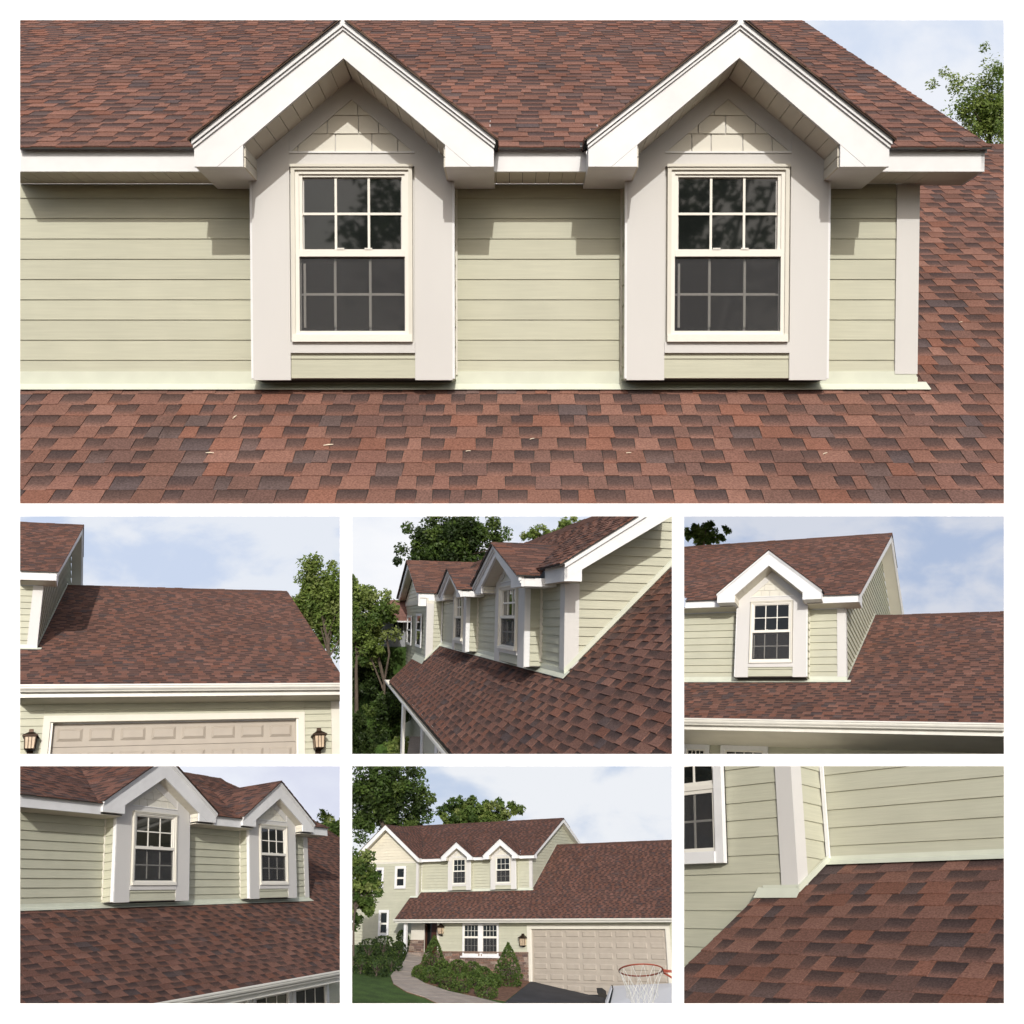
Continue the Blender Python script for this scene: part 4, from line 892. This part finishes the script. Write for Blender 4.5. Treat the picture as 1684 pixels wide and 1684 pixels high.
ground_sheet(P6, 'lawn', 'lawn', [(-200, 930), (500, 930), (960, 1050), (1700, 1130), (1700, 1300), (-200, 1300)], g6, 0, 'dark green lawn in front of the whole house', cat='lawn')
ground_sheet(P6, 'driveway', 'asphalt', [(928, 1117), (1700, 1212), (1700, 1300), (700, 1300), (800, 1222)], g6, .03, 'dark asphalt driveway before the garage door', cat='driveway')
ground_sheet(P6, 'planting_bed', 'mulch', [(380, 990), (900, 1095), (925, 1118), (800, 1215), (640, 1190), (400, 1125), (330, 1070)], g6, .015, 'brown mulch bed under the clipped shrubs', cat='bed')
pl = [(575, 745), (545, 830), (470, 900), (400, 990), (430, 1070), (560, 1150), (750, 1210), (900, 1280)]; pr = [(735, 740), (720, 850), (650, 900), (640, 1000), (760, 1070), (1000, 1150), (1300, 1215), (1560, 1280)]
pc = onp(P6, *rx6(600, 950), *g6); slabs = []
m = MB(P6)
def mixp(a, b, f): return (a[0] + (b[0] - a[0]) * f, a[1] + (b[1] - a[1]) * f)
for (a, b), (c, d) in zip(zip(pl, pl[1:]), zip(pr, pr[1:])):
    m.prism([onp(P6, *rx6(*p), *g6) + n6 * .03 for p in (a, c, d, b)], -n6 * .05)
    for f0, f1 in ((0, .5), (.5, 1)):
        a2, b2, c2_, d2 = mixp(a, b, f0 + .02), mixp(a, b, f1 - .02), mixp(c, d, f0 + .02), mixp(c, d, f1 - .02)
        slabs.append([onp(P6, *rx6(*p), *g6) + n6 * .06 for p in (a2, c2_, d2, b2)])
po = tag(m.build('path', 'mulch', None, pc), 'curved concrete path leading to the front door', 'path', kind='structure')
for q in slabs: MB(P6).prism(q, -n6 * .028).build('slab', 'concrete', po, pc)
for i, (y, l) in enumerate(((985, .02), (962, .2))):
    b = onp(P6, 345, y, *g6); s_ = P6.depth(b) / FPX / 3.062
    tag(MB(P6).box(b[0] - 36 * s_, b[0] + 40 * s_, b[1] - .1, b[1] + .8, b[2] - .1, b[2] + .16 + l * .3, (.30, .24, .20)).build('step', 'stone', None, b), ('lower' if i == 0 else 'upper') + ' stone step at the front door path', 'step')
SH = 'clipped shrubs in the beds'
for i, (x, y, a, b) in enumerate(((362, 1100, 34, 30), (425, 1122, 44, 38), (482, 1092, 44, 38), (560, 1085, 46, 36), (505, 1148, 48, 44), (632, 1098, 46, 38), (576, 1170, 50, 44), (690, 1120, 42, 36), (650, 1150, 46, 42), (742, 1145, 36, 32), (706, 1198, 56, 46))):
    bush(P6, x, y, a, b, g6, 'low rounded clipped shrub in the mulch bed between the arborvitae', MIDG + LIGHT[3:], 700, 60 + i, group=SH)
for i, (x, y, a, b) in enumerate(((110, 1000, 62, 46), (185, 985, 62, 46), (70, 1075, 60, 45), (150, 1088, 66, 46), (225, 1062, 58, 44), (262, 1000, 40, 40), (280, 965, 34, 50))):
    bush(P6, x, y, a, b, g6, 'loose dark shrub on the lawn side of the curved path', DARK + MIDG[:1], 620, 80 + i, group='shrubs along the wing')
bush(P6, 438, 1075, 60, 88, g6, 'cone shaped arborvitae beside the front door', MIDG, 1500, 95, True, 'arborvitae')
bush(P6, 815, 1135, 70, 98, g6, 'cone shaped arborvitae beside the garage door', MIDG, 1800, 96, True, 'arborvitae')
tree(P6, 205, 190, 245, 225, 75, 'tall dark spreading tree behind the cross gable', DARK + MIDG, 200, 30000, 1.8, .2, 61, flat=.3, hollow=.1)
tree(P6, 650, 278, 240, 108, 76, 'light green bushy tree behind the long main ridge', LIGHT + MIDG, 130, 18000, 1.8, .26, 62, flat=.3, hollow=.05)
tree(P6, 55, 620, 120, 220, 52, 'leafy branch of a yard tree before the cross gable wing', MIDG + LIGHT, 70, 8000, 2.0, .25, 63, flat=.4)
# basketball hoop
hc = P6.at(1482, 1058, 11.0); scm = 11.0 / FPX / 3.062; R6, U6 = P6.R[0], np.array([0, 0, 1.]); F6 = np.cross(U6, R6); F6 /= np.linalg.norm(F6)
hoop = thing(P6, 'basketball_hoop', 'orange basketball rim with a white net hanging before the garage', 'hoop', hc)
def ring(m, c, r, rt, n=36, tilt=.30):
    pts = [c + R6 * math.cos(t) * r + (F6 * .954 - U6 * .30) * math.sin(t) * r for t in [2 * math.pi * i / n for i in range(n)]]
    for a, b in zip(pts, pts[1:] + pts[:1]): m.tube(a, b, rt, rt, 6)
    return pts
rr = 110 * scm
m = MB(P6); rim = ring(m, hc, rr, 3.6 * scm); m.build('rim', 'rim', hoop, hc)
m = MB(P6)
ends = [hc + (p - hc) * .45 - U6 * rr * 1.45 for p in rim]
mids = [hc + (p - hc) * .72 - U6 * rr * .75 for p in rim]
for i in range(0, 36, 3):
    for j in (-1, 1):
        a = mids[(i + j * 2) % 36]; m.tube(rim[i], a, 1.0 * scm, 1.0 * scm, 4); m.tube(a, ends[i], 1.0 * scm, 1.0 * scm, 4); m.tube(a, mids[(i + j * 4) % 36] - U6 * rr * .35, 1.0 * scm, 1.0 * scm, 4)
m.build('net', 'net', hoop, hc)
m = MB(P6)
for q in (-1, 1): m.tube(hc + R6 * rr * .98 + F6 * q * rr * .2, hc + R6 * rr * 1.6 - U6 * rr * .06 + F6 * q * rr * .12, 5 * scm, 5 * scm, 6)
m.prism([hc + R6 * rr * 1.02 - F6 * rr * .2, hc + R6 * rr * 1.6 - F6 * rr * .2, hc + R6 * rr * 1.6 + F6 * rr * .2, hc + R6 * rr * 1.02 + F6 * rr * .2], -U6 * 10 * scm)
m.tube(hc + R6 * rr * 1.02 - U6 * rr * .1, hc + R6 * rr * 1.6 - U6 * rr * .42, 5 * scm, 5 * scm, 6)
m.build('rim_bracket', 'rim', hoop, hc)
# parked car below the hoop
cb = onp(P6, 1500, 1290, *g6); sc_ = P6.depth(cb) / FPX / 3.062
car = thing(P6, 'parked_car', 'silver car parked below the basketball hoop', 'car', cb)
cp = lambda x, y, d=0: P6.at(x, y, P6.depth(cb) + d)
part('windshield', P6, 'glass', car, lambda m: m.prism([cp(1318, 1228), cp(1337, 1152, 1), cp(1344, 1152, 1), cp(1328, 1228)], P6.R[2] * .4), cb)
part('body', P6, 'car_paint', car, lambda m: (m.prism([cp(1330, 1230), cp(1345, 1156, 1.2), cp(1700, 1140, 1.2), cp(1700, 1230)], P6.R[2] * .4), m.prism([cp(1304, 1230), cp(1333, 1150, 1), cp(1338, 1152, 1), cp(1319, 1230)], P6.R[2] * .3)), cb)
part('side_mirror', P6, 'dark', car, lambda m: (m.prism([cp(1262, 1172, -.2), cp(1290, 1172, -.2), cp(1310, 1186, -.2), cp(1306, 1200, -.2), cp(1272, 1192, -.2)], P6.R[2] * .5),), cb)

# ------------------------------------------------------------------ 7: inside corner
def ground7(P, root):
    h = P.h; q0 = P.on(-120, 535, 1, -h['g'] - .03); q1 = P.on(243, -150, 1, -h['g'] - .03)
    ww = part('window', P, 'dark', root, lambda m: m.box(q0[0], q1[0], -h['g'] - .04, -h['g'] - .026, q0[2], q1[2]))
    if ww: window(P, ww, (q0[0] + q1[0]) / 2, q1[0] - q0[0], q0[2], q1[2], -h['g'] - .04, casing=.085, cols=3, rail=.57)
house(P7, 'inside corner of a house where a white corner post meets a shingled porch roof', wing=True, dormers=(), gutter=False, ground=ground7)

# ------------------------------------------------------------------ trees of the garden behind the viewer, mirrored in the panes
class Free:
    k = 0; N = np.zeros((1, 3)); D = np.ones(1); R = np.array([[1., 0, 0], [0, 0, -1.], [0, -1., 0]]); M = Matrix.Identity(4)
    def dist(s, v): return np.ones((len(v), 1))
FR = Free()
for i, (x, y, z, r, hh, lb) in enumerate(((-15, -26, 21, 6.5, 10, 'broad maple'), (-3, -30, 22, 5.5, 11, 'tall oak'), (8, -27, 20, 5.5, 10, 'round linden'), (20, -29, 22, 6, 11, 'tall ash'))):
    x, y, z, r, hh = x * K, y * K, (z - 12) * K + CAM[2], r * K, hh * K
    rng = np.random.default_rng(300 + i); b = np.array([x, y, z - hh * 2.]); t = thing(FR, 'tree', lb + ' in the garden behind the viewer, mirrored in the dormer panes', 'tree', b, 'trees behind the viewer')
    m = MB(FR); c = np.array([x, y, z]); m.tube(b, c, .5 * K, .3 * K, 8)
    for a in range(6): m.tube(b + (c - b) * .7, c + np.array([math.cos(a) * r * .6, math.sin(a) * r * .4, rng.uniform(0, hh * .5)])  , .2 * K, .06 * K, 5)
    m.build('trunk', 'bark', t, b)
    d = rng.normal(size=(70, 3)); d /= np.linalg.norm(d, axis=1)[:, None]; cent = c + d * np.array([r, r * .6, hh]) * rng.uniform(.2, 1, 70)[:, None]
    m = MB(FR); leaves(m, cent, rng.uniform(.9, 1.8, 70) * K, 4500, .28 * K, MIDG + DARK, rng, np.array([0, 0, 1.])); m.build('crown', 'leaf', t, b)
